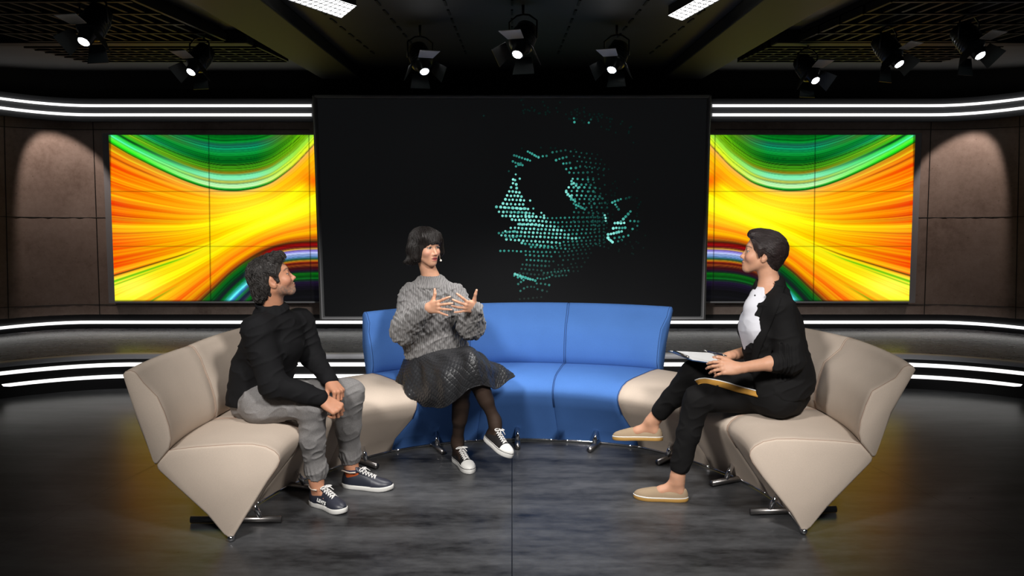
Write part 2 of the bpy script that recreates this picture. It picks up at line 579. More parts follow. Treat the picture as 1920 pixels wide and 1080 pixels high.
def frame_px(mb, outer, inner, Yf, Yi, Yb):
    """a picture frame: outer quad and inner quad in pixels, front at Yf, inner lip at Yi"""
    O = [atY(x, y, Yf) for x, y in outer]; I = [atY(x, y, Yf) for x, y in inner]
    I2 = [atY(x, y, Yi) for x, y in inner]; O2 = [p + Vector((0, Yb - Yf, 0)) for p in O]
    vs = O + I + I2 + O2
    fs = []
    for k in range(4):
        l = (k + 1) % 4
        fs += [(k, l, 4 + l, 4 + k), (4 + k, 4 + l, 8 + l, 8 + k), (k, 12 + k, 12 + l, l)]
    fs.append((12, 13, 14, 15))
    mb.add(vs, fs)


YC = YW - 0.30
scr = empty('video_screen', atY(960, 602, YC))
tag(scr, 'large dark centre screen showing a dotted turquoise face, behind the blue sofa', 'screen')
mb = MB()
pts_o = [(585, 177.5), (1334.5, 177.5), (1323, 601.5), (599.5, 601.5)]
pts_i = [(595, 185.5), (1325, 185.5), (1314, 593), (609, 593)]
frame_px(mb, pts_o, pts_i, YC, YC + 0.01, YW - 0.02)
mb.build('frame', M_FRAME, scr, bevel=0.012)
mb = MB(); mb.tube([atY(x, y, YC - 0.006) for x, y in [(590, 181), (1330, 181)]], 0.013, 12)
mb.tube([atY(x, y, YC - 0.006) for x, y in [(590, 181), (604, 597.5), (1318.5, 597.5), (1330, 181)]], 0.013, 12)
mb.build('frame_rail', plain('frame_rail', (0.40, 0.40, 0.42), 0.5, 0.0), scr, True)
mb = MB(); mb.add([atY(x, y, YC + 0.008) for x, y in pts_i], [(0, 3, 2, 1)])
disp = mb.build('display', M_SCREEN, scr)

# dotted face on the centre screen: (x, y, pitch, count, brightness) runs in picture rows, read off row by row
rng = random.Random(7)
dots = []
def run(x0, x1, y0, y1, b0, b1, step=7.6, r=2.5, sag=0.0, keep=1.0):
    n = max(1, int(round(math.hypot(x1 - x0, y1 - y0) / step)))
    for i in range(n + 1):
        t = i / n
        if rng.random() > keep: continue
        dots.append((x0 + (x1 - x0) * t + rng.uniform(-.5, .5), y0 + (y1 - y0) * t + sag * 4 * t * (1 - t) + rng.uniform(-.5, .5), r * rng.uniform(.85, 1.12), (b0 + (b1 - b0) * t) * rng.uniform(.8, 1.1)))
# brow and forehead arcs
run(990, 1010, 284, 295, .6, .7, 5, 2.6); run(1010, 1025, 294, 292, .7, .4, 8)
run(964, 994, 291, 301, .4, .6, 5.5, 2.5); run(962, 980, 303, 310, .5, .5, 5.5); run(968, 976, 312, 306, .5, .3, 6)
run(1036, 1060, 286, 282, .4, .2, 7); run(1043, 1062, 300, 295, .6, .3, 6)
run(1056, 1068, 307, 305, .7, .3, 8); run(1062, 1088, 317, 313, .7, .25, 8)
run(960, 1078, 280, 281, .04, .04, 9, 2.2, -4, .6)
# nose wedge
for k in range(12):
    y = 336 + k * 7.6
    xl = 962 - max(0, k - 1) * 3.7; xr = [966, 968, 969, 974, 978, 983, 981, 985, 987, 993, 1001, 1012][k]
    if k >= 9: xl = [929, 941, 948][k - 9] if False else [942, 960, 975][k - 9]
    run(xl, xr, y, y + 2, 1.0, .95, 7.4, 2.8)
run(931, 990, 388, 392, .9, .9, 7.4, 2.9); run(950, 1000, 397, 400, .3, .9, 7.4, 2.7)
dots += [(967, 327, 2, .8), (974.5, 335, 2.4, .8), (994, 376, 2.4, .9), (1000, 391, 2.2, .7), (1015, 399, 2.2, .9), (1020, 404, 2.4, .9), (954, 321, 2, .15)]
# cheek rows from mouth to ear, brightest near the middle left
cheek = [(404, 985, 1020, 1), (412, 980, 1032, 1), (420, 972, 1040, .95), (427, 958, 1052, .95), (434, 948, 1066, .9), (441, 940, 1080, .85), (449, 950, 1050, .85), (456, 978, 1035, .7)]
for k, (y, xa, xb, b) in enumerate(cheek):
    run(xa, xb, y, y + 4 + k * .4, b, b * .95, 7.5, 2.7)
    run(xb + 7, 1132, y + 5, y + 3 - k * .5, b * .55, .12, 8, 2.3)
run(935, 965, 437, 434, .4, .6, 7); run(950, 975, 446, 443, .3, .6, 7)
# temple column beside the dark eye hollow
for (xa, xb, y, b) in ((1068, 1110, 324, .5), (1074, 1112, 335, .7), (1072, 1108, 345, .7), (1066, 1116, 351, .9), (1062, 1112, 358, .9), (1064, 1124, 366, .9), (1070, 1130, 374, .6), (1076, 1134, 382, .5), (1080, 1138, 390, .45), (1076, 1140, 398, .3), (1076, 1140, 407, .22), (1076, 1138, 415, .18)):
    run(xa, xb, y, y + rng.uniform(-2, 3), b, b * .35, 9.2, 2.5)
run(1072, 1084, 340, 352, .8, .8, 5, 2.8); run(1062, 1078, 360, 378, 1, .7, 5, 2.9); run(1080, 1096, 384, 392, .6, .4, 5, 2.6)
for y in range(318, 470, 9):
    run(1100 + (y - 318) * .12, 1150 - abs(y - 390) * .12, y - 4, y + 3, .22, .03, 9.5, 2.0, 0, .75)
for k, y in enumerate(range(284, 320, 9)):
    run(1070 + k * 6, 1120 + k * 7, y, y + 6, .28, .05, 9.5, 2.0)
# lower cheek and jaw
for k, (y, xa, xb, b) in enumerate(((463, 996, 1060, .55), (470, 938, 1040, .6), (478, 986, 1034, .5), (487, 988, 1030, .42), (496, 980, 1022, .3), (504, 978, 1015, .22), (512, 974, 1010, .15))):
    run(xa, xb, y, y + 3, b, b * .7, 7.6, 2.5)
    run(xb + 8, 1120 - k * 6, y + 3, y - 4, b * .45, .05, 8.6, 2.2, 0, .85)
# chin
run(966, 985, 514, 520, .8, .7, 4.5, 3.0); run(976, 1004, 518, 526, .7, .6, 4.8, 3.0); run(964, 978, 517, 522, .5, .6, 6)
run(1008, 1036, 522, 516, .4, .3, 6, 2.4, 3); run(1020, 1066, 512, 507, .25, .3, 7, 2.3)
run(972, 982, 533, 525, .4, .5, 6); run(1006, 1030, 531, 534, .4, .35, 7.5, 2.4); run(1042, 1062, 518, 516, .2, .2, 8)
run(976, 1002, 545, 538, .4, .2, 7.5, 2.4, -3); run(1008, 1026, 542, 546, .3, .1, 8)
run(975, 1015, 561, 557, .05, .04, 8, 2.3)
# ear
run(1148, 1164, 380, 373, .6, .4, 5.5, 2.7); run(1154, 1160, 384, 392, .6, .3, 5, 2.6); run(1174, 1180, 372, 370, .15, .1, 8)
run(1164, 1182, 416, 396, .7, .4, 6, 3.0); run(1153, 1170, 418, 418, 1, 1, 5.5, 3.0); run(1150, 1172, 428, 427, 1, .6, 5.5, 2.9)
run(1140, 1166, 440, 434, 1, .8, 5, 3.0); run(1140, 1148, 446, 454, 1, 1, 4.5, 3.2); run(1152, 1178, 446, 442, .5, .5, 8, 2.5)
run(1182, 1196, 414, 415, .5, .3, 7); run(1186, 1195, 429, 423, .5, .3, 8); run(1134, 1136, 404, 414, .9, 1, 5, 2.6); run(1159, 1166, 452, 450, .4, .3, 7)
for _ in range(46):                             # faint specks round the head and crown
    dots.append((rng.uniform(1130, 1215), rng.uniform(330, 480), 2.0, .03))
for _ in range(70):
    a = rng.random()
    dots.append((975 + 210 * a + rng.uniform(-6, 6), 192 + 55 * a * a + rng.uniform(-8, 22), 2.0, .035))
dots += [(1076, 222, 2.2, .35), (1077, 229, 2.6, .6), (1104, 230, 2.4, .5), (1108, 224, 2.2, .15), (907, 217, 2.2, .05)]
vs, fs, bri = [], [], []
for (x, y, r, b) in dots:
    c = atY(x, y, YC + 0.0065)
    rad = r * .88 * (YC / F)
    n0 = len(vs)
    for k in range(8):
        a = 2 * math.pi * (k + .5) / 8
        vs.append((c.x + rad * math.cos(a), c.y, c.z + rad * math.sin(a))); bri.append(max(0.0, b))
    fs.append(tuple(range(n0, n0 + 8)))
me = bpy.data.meshes.new('picture_dots'); me.from_pydata(vs, [], fs)
at = me.attributes.new('glow', 'FLOAT', 'POINT'); at.data.foreach_set('value', bri)
t = NT('turquoise_dots')
an = t.n('ShaderNodeAttribute'); an.attribute_name = 'glow'
t.b.inputs['Base Color'].default_value = (0.01, 0.01, 0.01, 1)
t.l(t.ramp(an.outputs['Fac'], [(0.0, (0.0, 0.0, 0.0)), (0.25, (0.012, 0.085, 0.07)), (0.6, (0.045, 0.36, 0.30)), (1.0, (0.28, 0.86, 0.76))]), t.b.inputs['Emission Color'])
t.b.inputs['Emission Strength'].default_value = 1.0
tag(link('picture_dots', me, t.m, scr), 'turquoise dots forming a face in profile', kind='stuff')


# colourful side screens
def prof1(s, stops):
    s = np.asarray(s, float)
    ps = [p for p, _ in stops]
    return np.stack([np.interp(s, ps, [c[k] for _, c in stops]) for k in range(3)], -1)


def noise1(seed, n=2048):
    r = np.random.RandomState(seed)
    out = np.zeros(n)
    x = np.linspace(0, 1, n)
    for o, a in ((12, .5), (31, .5), (70, .45), (150, .4), (320, .3)):
        k = r.rand(o + 1)
        out += a * (np.interp(x, np.linspace(0, 1, o + 1), k) - .5)
    return out


def swirl(gx, gy):
    """colour of the left picture at picture coordinates in pixels"""
    xs_ = np.arange(150, 660.0); kk = np.exp(-(np.arange(-30, 31) / 13.0) ** 2); kk /= kk.sum()
    sm = lambda v: np.interp(gx, xs_, np.convolve(np.pad(v, 30, mode='reflect', reflect_type='odd'), kk, 'valid'))
    T = sm(np.interp(xs_, [150, 195, 240, 296, 340, 376, 410, 446, 480, 510, 550, 588, 600], [236, 262, 289, 317, 337, 350, 357.5, 359, 354, 344, 314, 273, 258]))
    B = sm(np.interp(xs_, [150, 195, 240, 300, 340, 376, 405, 430, 455, 483, 510, 537, 560, 588, 600], [796, 748, 700, 640, 602, 565, 538, 513, 494, 476, 464, 457.5, 455, 454, 454]))
    t = (gy - T) / (B - T)
    n = noise1(3); n2 = noise1(8); n3 = noise1(21)
    samp = lambda a, u: np.interp(np.clip(u, 0, 1), np.linspace(0, 1, len(a)), a)
    left = np.clip((430 - gx) / 230, 0, 1)
    u = 0.08 + 0.84 * t
    fine = samp(n, u) * 1.0
    fine2 = samp(n2, u)
    # yellow body
    base = prof1(t, [(-.02, (255, 225, 120)), (.03, (255, 190, 60)), (.10, (255, 200, 10)), (.22, (255, 170, 10)), (.3, (255, 225, 0)), (.42, (255, 215, 0)), (.5, (255, 235, 0)), (.58, (255, 240, 20)), (.66, (255, 225, 0)), (.76, (255, 180, 10)), (.83, (255, 140, 10)), (.9, (255, 190, 0)), (.96, (190, 90, 10)), (1.0, (60, 20, 10))]) / 255
    leftc = prof1(t, [(0, (200, 230, 20)), (.04, (255, 150, 10)), (.10, (255, 120, 0)), (.2, (255, 150, 0)), (.23, (240, 70, 0)), (.27, (255, 120, 0)), (.34, (255, 110, 0)), (.40, (250, 60, 0)), (.46, (255, 170, 0)), (.53, (255, 100, 0)), (.56, (255, 230, 10)), (.62, (250, 240, 20)), (.68, (255, 245, 30)), (.78, (255, 220, 10)), (.84, (255, 110, 20)), (.92, (160, 110, 30)), (1, (40, 50, 20))]) / 255
    lw = (left ** 1.3)[..., None]
    c = base * (1 - lw) + leftc * lw
    amp = (0.35 + 0.75 * left)[..., None]
    red = np.clip(fine * 1.6, -1, 1)[..., None]
    c = c + amp * np.concatenate([red * 0.06, red * 0.42, red * 0.10], -1)
    dk = np.clip(-fine2 * 2.2 - 0.75, 0, 1)[..., None] * amp
    c = c * (1 - dk * np.array([.25, .75, .8]))
    hot = np.exp(-(((gx - 500) / 110) ** 2 + ((gy - 395) / 38) ** 2))[..., None]
    c = c + hot * np.array([.15, .25, .12])
    low = np.exp(-(((gx - 240) / 60) ** 2 + ((gy - 535) / 26) ** 2))[..., None]
    c = c + low * np.array([.1, .15, .25])
    for (tt, w, col, x1) in ((.535, .0035, (60, 60, 10), 400), (.56, .006, (90, 190, 10), 380), (.575, .003, (120, 190, 20), 330), (.735, .005, (70, 150, 10), 340), (.05, .004, (180, 80, 10), 330)):
        k = np.exp(-((t - tt) / w) ** 2) * np.clip((x1 - gx) / 60, 0, 1) * .9
        c = c * (1 - k[..., None]) + k[..., None] * np.array(col) / 255
    # red glow at the right middle, and left edge
    rr = np.exp(-(((gx - 590) / 22) ** 2 + ((gy - 338) / 16) ** 2))[..., None]
    c = c * (1 - .75 * rr) + .75 * rr * np.array([1, .28, 0])
    # green arcs above
    s = T - gy
    side = np.clip(np.abs(gx - 446) / 150, 0, 1)
    s2 = s * (1 + .10 * side)
    g = prof1(s2, [(0, (20, 200, 40)), (3, (0, 190, 30)), (6, (190, 235, 160)), (12, (150, 215, 150)), (17, (150, 150, 50)), (22, (130, 230, 180)), (30, (110, 220, 150)), (34, (170, 140, 20)), (40, (80, 180, 20)), (47, (60, 150, 20)), (54, (0, 90, 20)), (62, (0, 130, 30)), (70, (10, 160, 60)), (80, (10, 170, 110)), (87, (20, 90, 70)), (94, (0, 150, 40)), (102, (0, 90, 20)), (110, (0, 60, 10))]) / 255
    gs = prof1(s2, [(0, (150, 220, 20)), (4, (20, 220, 20)), (12, (90, 240, 60)), (17, (70, 240, 150)), (24, (40, 200, 60)), (28, (0, 60, 20)), (33, (60, 220, 30)), (40, (150, 220, 30)), (46, (60, 190, 30)), (56, (30, 180, 120)), (66, (0, 160, 60)), (76, (120, 130, 20)), (90, (0, 130, 30)), (110, (0, 70, 20))]) / 255
    rs = prof1(s2, [(0, (255, 230, 60)), (10, (200, 230, 30)), (25, (150, 220, 60)), (40, (130, 210, 10)), (60, (90, 180, 10)), (80, (130, 120, 10)), (100, (60, 140, 10)), (140, (150, 110, 10))]) / 255
    wl = np.clip((390 - gx) / 140, 0, 1)[..., None]; wr = np.clip((gx - 480) / 80, 0, 1)[..., None]
    g = g * (1 - wl) * (1 - wr) + gs * wl + rs * wr
    u3 = np.clip(s2 / 150, 0, 1)
    g = g * (1 + .8 * samp(n3, u3)[..., None])
    dk = np.clip(np.abs(samp(n2, u3)) * 4.5 - 1.8, 0, .55)[..., None]
    g = g * (1 - dk)
    m = np.clip(s / 2.0 + .5, 0, 1)[..., None]
    c = c * (1 - m) + g * m
    # rainbow arcs below
    # distance measured towards the arc centre near (592, 640)
    q = gy - B
    wslope = np.clip((gx - 376) / 130, 0.0, 1)
    q = q * (0.55 + 0.45 * wslope)
    rb = prof1(q, [(0, (120, 20, 10)), (4, (150, 10, 10)), (8, (90, 10, 20)), (12, (170, 130, 40)), (15, (110, 90, 180)), (20, (180, 190, 240)), (27, (120, 170, 240)), (31, (20, 90, 60)), (34, (190, 130, 20)), (38, (90, 10, 10)), (43, (130, 60, 20)), (48, (70, 10, 20)), (54, (30, 20, 40)), (58, (10, 110, 20)), (64, (0, 60, 10)), (68, (10, 100, 30)), (74, (25, 15, 40)), (82, (15, 10, 25)), (92, (8, 8, 12)), (130, (5, 5, 8))]) / 255
    lb = prof1(q, [(0, (90, 120, 20)), (5, (10, 90, 20)), (12, (0, 60, 20)), (20, (20, 20, 30)), (26, (0, 130, 40)), (32, (60, 200, 190)), (38, (90, 220, 240)), (42, (40, 90, 160)), (47, (30, 160, 80)), (52, (20, 30, 60)), (58, (60, 50, 90)), (64, (0, 110, 20)), (72, (10, 20, 10)), (130, (5, 10, 5))]) / 255
    w = np.clip((gx - 455) / 50, 0, 1)[..., None]
    d = lb * (1 - w) + rb * w
    d = d * (1 + 0.9 * samp(n3, np.clip(q / 110, 0, 1))[..., None])
    m = np.clip(q / 1.6 + .5, 0, 1)[..., None]
    c = c * (1 - m) + d * m
    # seams between the tiles of the video wall
    for xs in (393, 581):
        k = np.exp(-((gx - xs - (gy - 400) * .012) / 1.0) ** 2)[..., None] * .45
        c = c * (1 - k)
    for ys in (359, 462):
        k = np.exp(-((gy - ys) / .8) ** 2)[..., None] * .3
        c = c * (1 - k)
    edge = np.clip((gx - 204) / 5, 0.55, 1) * np.clip((566 - gy) / 4, .6, 1)
    c = np.clip(c, 0, 1) * edge[..., None]
    return np.where(c > .04045, ((c + .055) / 1.055) ** 2.4, c / 12.92)


t = NT('video_wall_picture')
an = t.n('ShaderNodeAttribute'); an.attribute_name = 'Col'
t.b.inputs['Base Color'].default_value = (0.01, 0.01, 0.01, 1)
t.b.inputs['Roughness'].default_value = 0.3
t.l(an.outputs['Color'], t.b.inputs['Emission Color'])
t.b.inputs['Emission Strength'].default_value = 1.0
M_PICT = t.m
YS = YW - 0.13
for m in (0, 1):
    X = lambda x: x if not m else 1920 - x
    side = 'right' if m else 'left'
    root = empty('video_wall', atY(X(400), 568, YS))
    tag(root, '%s screen with yellow, green and orange swirls, beside the dark centre screen' % side, 'screen', 'colourful swirl screens')
    mb = MB()
    outer = [(X(191.5), 249.5), (X(640), 249.5), (X(640), 568), (X(204), 568)]
    inner = [(X(203.5), 253), (X(640), 253), (X(640), 565), (X(215.5), 565)]
    frame_px(mb, outer, inner, YS, YS + 0.02, YW + 0.02)
    mb.build('frame', M_FRAME_LIGHT, root)
    nx, ny = 400, 330
    k = np.linspace(0, 1, nx)[None, :].repeat(ny, 0); j = np.linspace(0, 1, ny)[:, None].repeat(nx, 1)
    gy = 252.5 + (565.5 - 252.5) * j
    xl = 203 + (215.5 - 203) * j
    gx = xl + (600 - xl) * k
    colr = swirl(gx, gy)
    vx = gx if not m else 1920 - gx
    u = (vx - 960) / F; v = (gy - 540) / F
    dy = CP - v * SP; dz = -SP - v * CP
    yy = YS + 0.015
    P = np.stack([u * yy / dy, np.full_like(u, yy), CAM_H + dz * yy / dy], -1).reshape(-1, 3)
    idx = np.arange(nx * ny).reshape(ny, nx)
    Fq = np.stack([idx[:-1, :-1], idx[1:, :-1], idx[1:, 1:], idx[:-1, 1:]], -1).reshape(-1, 4)
    me = bpy.data.meshes.new('display')
    me.vertices.add(len(P)); me.vertices.foreach_set('co', P.ravel())
    me.loops.add(Fq.size); me.loops.foreach_set('vertex_index', Fq.ravel())
    me.polygons.add(len(Fq)); me.polygons.foreach_set('loop_start', np.arange(0, Fq.size, 4)); me.polygons.foreach_set('loop_total', np.full(len(Fq), 4))
    me.update()
    ca = me.color_attributes.new('Col', 'FLOAT_COLOR', 'POINT')
    ca.data.foreach_set('color', np.concatenate([colr.reshape(-1, 3), np.ones((nx * ny, 1))], -1).ravel())
    link('display', me, M_PICT, root)

# ------------------------------------------------------------------ the curved sofa, nine modules
CX, CY = 0.035, 4.38
def polar(p): return math.hypot(p.x - CX, p.y - CY), math.degrees(math.atan2(p.x - CX, p.y - CY))
PXM = {  # boundary: a apex on the floor, n nose, s seat-back joint, b top of the back
    0: dict(a=(434, 1005), n=(525, 859), s=(318, 846), b=(250, 702)), 1: dict(s=(411, 781), b=(356, 654)),
    2: dict(a=(609, 881)), 3: dict(a=(746, 841), n=(766, 759), s=(703, 699), b=(692, 587)), 4: dict(a=(896, 823), s=(881, 681), b=(872, 572)),
    5: dict(a=(1049, 823), s=(1058, 681), b=(1064, 570)), 6: dict(a=(1195, 835), n=(1164, 749), s=(1236, 692), b=(1248, 577)), 7: dict(a=(1333, 874)),
    8: dict(a=(1442, 926), n=(1362, 804), s=(1533, 769), b=(1576, 633)), 9: dict(a=(1509, 998), n=(1405, 850), s=(1617, 838), b=(1688, 684))}
ZK = dict(a=.018, n=.38, s=.45, b=.818)
RK = dict(a=1.362, n=1.10, s=1.61, b=1.745)
BND = []
for k in range(10):
    d = PXM[k]; rr = dict(RK); an_ = []
    for key, p in d.items():
        q = atZ(p[0], p[1], ZK[key]); r, a = polar(q); rr[key] = r; an_.append(a)
    BND.append((sum(an_) / len(an_), rr))
BND = [(a, r) for a, r in BND]


def prof_seat(r):
    a, n, s = r['a'], r['n'], r['s']
    return [(a - 0.012, .020), (a - .06, .10), (n + 0.06, .275), (n + .012, .345), (n, .375), (n + .004, .398), (n + .022, .420), (n + .06, .443), (n + .12, .458), (n + .2, .462), (s - .12, .459), (s - .02, .452),
            (s + .005, .448), (s + .045, .405), (s + .06, .385), (s + .058, .368), (s + .045, .35), (a + .10, .135), (a + .03, .035), (a + .012, .020)]


def prof_back(r):
    s, b = r['s'], r['b']
    return [(s + .004, .456), (s - .006, .50), (s + .000, .56), (s + .018, .63), (s + .045, .70), (b - .030, .765), (b - .006, .803), (b + .004, .816), (b + .022, .824), (b + .045, .820), (b + .055, .806),
            (s + .135, .60), (s + .075, .40), (s + .068, .388), (s + .058, .390), (s + .012, .446)]


def at_ang(a, r, z):
    a = math.radians(a)
    return Vector((CX + r * math.sin(a), CY + r * math.cos(a), z))


def sector(pf, k, n=10, pull=0.18):
    a0, r0 = BND[k]; a1, r1 = BND[k + 1]
    p0, p1 = pf(r0), pf(r1)
    rings = []
    for i in range(n + 1):
        t = i / n
        a = a0 + pull + (a1 - a0 - 2 * pull) * t
        sh = 0.0
        if i in (0, n): sh = 1.0
        ring = []
        for (ra, za), (rb, zb) in zip(p0, p1):
            ring.append((ra + (rb - ra) * t, za + (zb - za) * t, a))
        rings.append(ring)
    # rounded ends: extra shrunken ring just outside each end
    def shrink(ring, d, da):
        cr = sum(q[0] for q in ring) / len(ring); cz = sum(q[1] for q in ring) / len(ring)
        out = []
        for r, z, a in ring:
            L = math.hypot(r - cr, z - cz)
            f = max(0, 1 - d / L)
            out.append((cr + (r - cr) * f, cz + (z - cz) * f, a + da))
        return out
    rings = [shrink(rings[0], .012, -.30), shrink(rings[0], .004, -.18)] + rings + [shrink(rings[-1], .004, .18), shrink(rings[-1], .012, .30)]
    mb = MB()
    m = len(p0)
    vs = [at_ang(a, r, z) for ring in rings for (r, z, a) in ring]
    fs = []
    for i in range(len(rings) - 1):
        for j in range(m):
            l = (j + 1) % m
            fs.append((i * m + j, i * m + l, (i + 1) * m + l, (i + 1) * m + j))
    fs.append(tuple(range(m))); fs.append(tuple((len(rings) - 1) * m + j for j in range(m)))
    mb.add(vs, fs)
    return mb


def auto_smooth(o, ang=35):
    me = o.data
    me.polygons.foreach_set('use_smooth', [True] * len(me.polygons))
    bm = bmesh.new(); bm.from_mesh(me)
    for e in bm.edges:
        if len(e.link_faces) == 2 and e.calc_face_angle(0) > math.radians(ang): e.smooth = False
    bm.to_mesh(me); bm.free()


SOFA = [
    ('beige sofa seat with backrest at the left end, its slanted side panel facing us', 'beige'),
    ('beige sofa seat with backrest that the man in the black turtleneck sits on', 'beige'),
    ('beige backless sofa seat between the man and the blue sofa', 'beige'),
    ('blue sofa seat with backrest that the woman in the grey sweater sits on', 'blue'),
    ('empty blue sofa seat with backrest in the middle, right beside the woman in grey', 'blue'),
    ('empty blue sofa seat with backrest at the right end of the blue row', 'blue'),
    ('beige backless sofa seat between the blue sofa and the woman in the blazer', 'beige'),
    ('beige sofa seat with backrest that the woman in the black blazer sits on', 'beige'),
    ('beige sofa seat with backrest at the right end, its slanted side panel facing us', 'beige')]
for k, (lab, colr) in enumerate(SOFA):
    am = (BND[k][0] + BND[k + 1][0]) / 2
    root = empty('sofa_module', at_ang(am, 1.36, 0))
    tag(root, lab, 'sofa', '%s sofa modules of the curved seating' % colr)
    fm, pm = (M_BEIGE, M_PIPE) if colr == 'beige' else (M_BLUE, M_PIPE_B)
    o = sector(prof_seat, k).build('seat', fm, root); auto_smooth(o, 50)
    seat = o
    if k not in (2, 6):
        b = sector(prof_back, k).build('backrest', fm, root); auto_smooth(b, 50)
    # piping along the side edges
    for e, (bk, sg) in enumerate(((k, 1), (k + 1, -1))):
        a, r = BND[bk]
        rim = [at_ang(a + sg * .2, rr_, zz_) for rr_, zz_ in prof_seat(r)[2:14]]
        MB().tube(rim, 0.0019, 6).build('piping', pm, seat, True)
        if k not in (2, 6):
            rim = [at_ang(a + sg * .2, rr_, zz_) for rr_, zz_ in prof_back(r)[0:10]]
            MB().tube(rim, 0.0019, 6).build('piping', pm, b, True)
    # chrome: rail under the apex, foot bar and strut
    a0, r0 = BND[k]; a1, r1 = BND[k + 1]
    pts = [at_ang(a0 + (a1 - a0) * t, r0['a'] + (r1['a'] - r0['a']) * t - .004, .012) for t in [i / 8 for i in range(9)]]
    MB().tube(pts, 0.009, 10).build('base_rail', M_CHROME, root, True)
    ra = (r0['a'] + r1['a']) / 2
    MB().tube([at_ang(am, ra - .20, .018), at_ang(am, ra + .24, .018)], 0.017, 16).build('foot_bar', M_STEEL, root, True)
    MB().tube([at_ang(am, ra - .105, .022), at_ang(am, ra - .055, .115)], 0.014, 12).build('strut', M_CHROME, root, True)
    MB().tube([at_ang(am, ra + .02, .022), at_ang(am, ra + .07, .10)], 0.014, 12).build('strut', M_CHROME, root, True)
    for e, bk in ((0, k), (1, k + 1)):
        if bk in (0, 9):
            c = at_ang(BND[bk][0], BND[bk][1]['a'], .016)
            mb = MB(); mb.lathe([(0.016 * math.sin(math.pi * i / 10) + 1e-5, -0.016 * math.cos(math.pi * i / 10)) for i in range(11)], Matrix.Translation(c), 16)
            mb.build('glide', M_CHROME, root, True)

# ------------------------------------------------------------------ bodies: smooth blended volumes turned into one mesh
def A3(v): return np.array([v[0], v[1], v[2]], dtype=np.float64)


class Cone:
    """round cone between two joints, optionally flattened along an axis"""
    def __init__(s, a, b, ra, rb, flat=None, fs=1.0):
        s.a, s.b, s.ra, s.rb = A3(a), A3(b), ra, rb
        s.n = None
        if flat is not None and fs != 1.0:
            s.n = A3(flat); s.n /= np.linalg.norm(s.n); s.fs = fs
        s.ba = s.b - s.a; s.L = max(1e-9, s.ba @ s.ba)
    def ev(s, P):
        d = P - s.a
        t = np.clip(d @ s.ba / s.L, 0, 1)
        q = d - t[:, None] * s.ba
        if s.n is not None:
            q = q + (s.fs - 1) * (q @ s.n)[:, None] * s.n
        return np.sqrt(np.einsum('ij,ij->i', q, q)) - (s.ra + (s.rb - s.ra) * t)
    def box(s):
        r = max(s.ra, s.rb); return np.minimum(s.a, s.b) - r, np.maximum(s.a, s.b) + r
    def near(s, c, h):
        return s if s.ev(c[None])[0] < h * (s.fs if s.n is not None else 1) else None


class Ell:
    def __init__(s, c, r, R=None):
        s.c, s.r = A3(c), A3(r) if not np.isscalar(r) else np.array([r] * 3, float)
        s.R = np.eye(3) if R is None else np.asarray(R, float)      # columns are the axes
    def ev(s, P):
        q = (P - s.c) @ s.R
        k0 = np.sqrt((((q / s.r)) ** 2).sum(1)); k1 = np.sqrt(((q / s.r ** 2) ** 2).sum(1)) + 1e-9
        return k0 * (k0 - 1) / k1
    def box(s):
        r = s.r.max(); return s.c - r, s.c + r
    def near(s, c, h):
        return s if np.linalg.norm(c - s.c) - s.r.max() < h else None


class U:
    def __init__(s, k, ch): s.k, s.ch = k, ch
    def ev(s, P):
        d = s.ch[0].ev(P)
        for c in s.ch[1:]:
            e = c.ev(P)
            if s.k > 0:
                hh = np.maximum(s.k - np.abs(d - e), 0) / s.k
                d = np.minimum(d, e) - hh * hh * s.k * .25
            else: d = np.minimum(d, e)
        return d
    def box(s):
        B = [c.box() for c in s.ch]; return np.min([b[0] for b in B], 0), np.max([b[1] for b in B], 0)
    def near(s, c, h):
        L = [x for x in (q.near(c, h + s.k) for q in s.ch) if x is not None]
        return U(s.k, L) if len(L) > 1 else (L[0] if L else None)


class Cut:
    """a minus b, softly"""
    def __init__(s, k, a, b): s.k, s.a, s.b = k, a, b
    def ev(s, P):
        d = s.a.ev(P); e = -s.b.ev(P)
        hh = np.maximum(s.k - np.abs(d - e), 0) / s.k
        return np.maximum(d, e) + hh * hh * s.k * .25
    def box(s): return s.a.box()
    def near(s, c, h):
        a = s.a.near(c, h)
        if a is None: return None
        b = s.b.near(c, h + s.k)
        return a if b is None else Cut(s.k, a, b)


class Half:
    """half space: inside where n.(p-o) < 0"""
    def __init__(s, o, n): s.o, s.n = A3(o), A3(n) / np.linalg.norm(A3(n))
    def ev(s, P): return (P - s.o) @ s.n
    def near(s, c, h): return s if s.ev(c[None])[0] < h else None
    def box(s): return s.o, s.o


_NR = np.random.RandomState(11).rand(32, 32, 32)
def vnoise(P, f):
    """smooth lattice noise in 0..1; f scalar or 3 frequencies"""
    q = P * np.asarray(f, float)
    i = np.floor(q).astype(int); t = q - i; t = t * t * (3 - 2 * t)
    out = 0
    for dx in (0, 1):
        for dy in (0, 1):
            for dz in (0, 1):
                w = (t[:, 0] if dx else 1 - t[:, 0]) * (t[:, 1] if dy else 1 - t[:, 1]) * (t[:, 2] if dz else 1 - t[:, 2])
                out = out + w * _NR[(i[:, 0] + dx) & 31, (i[:, 1] + dy) & 31, (i[:, 2] + dz) & 31]
    return out


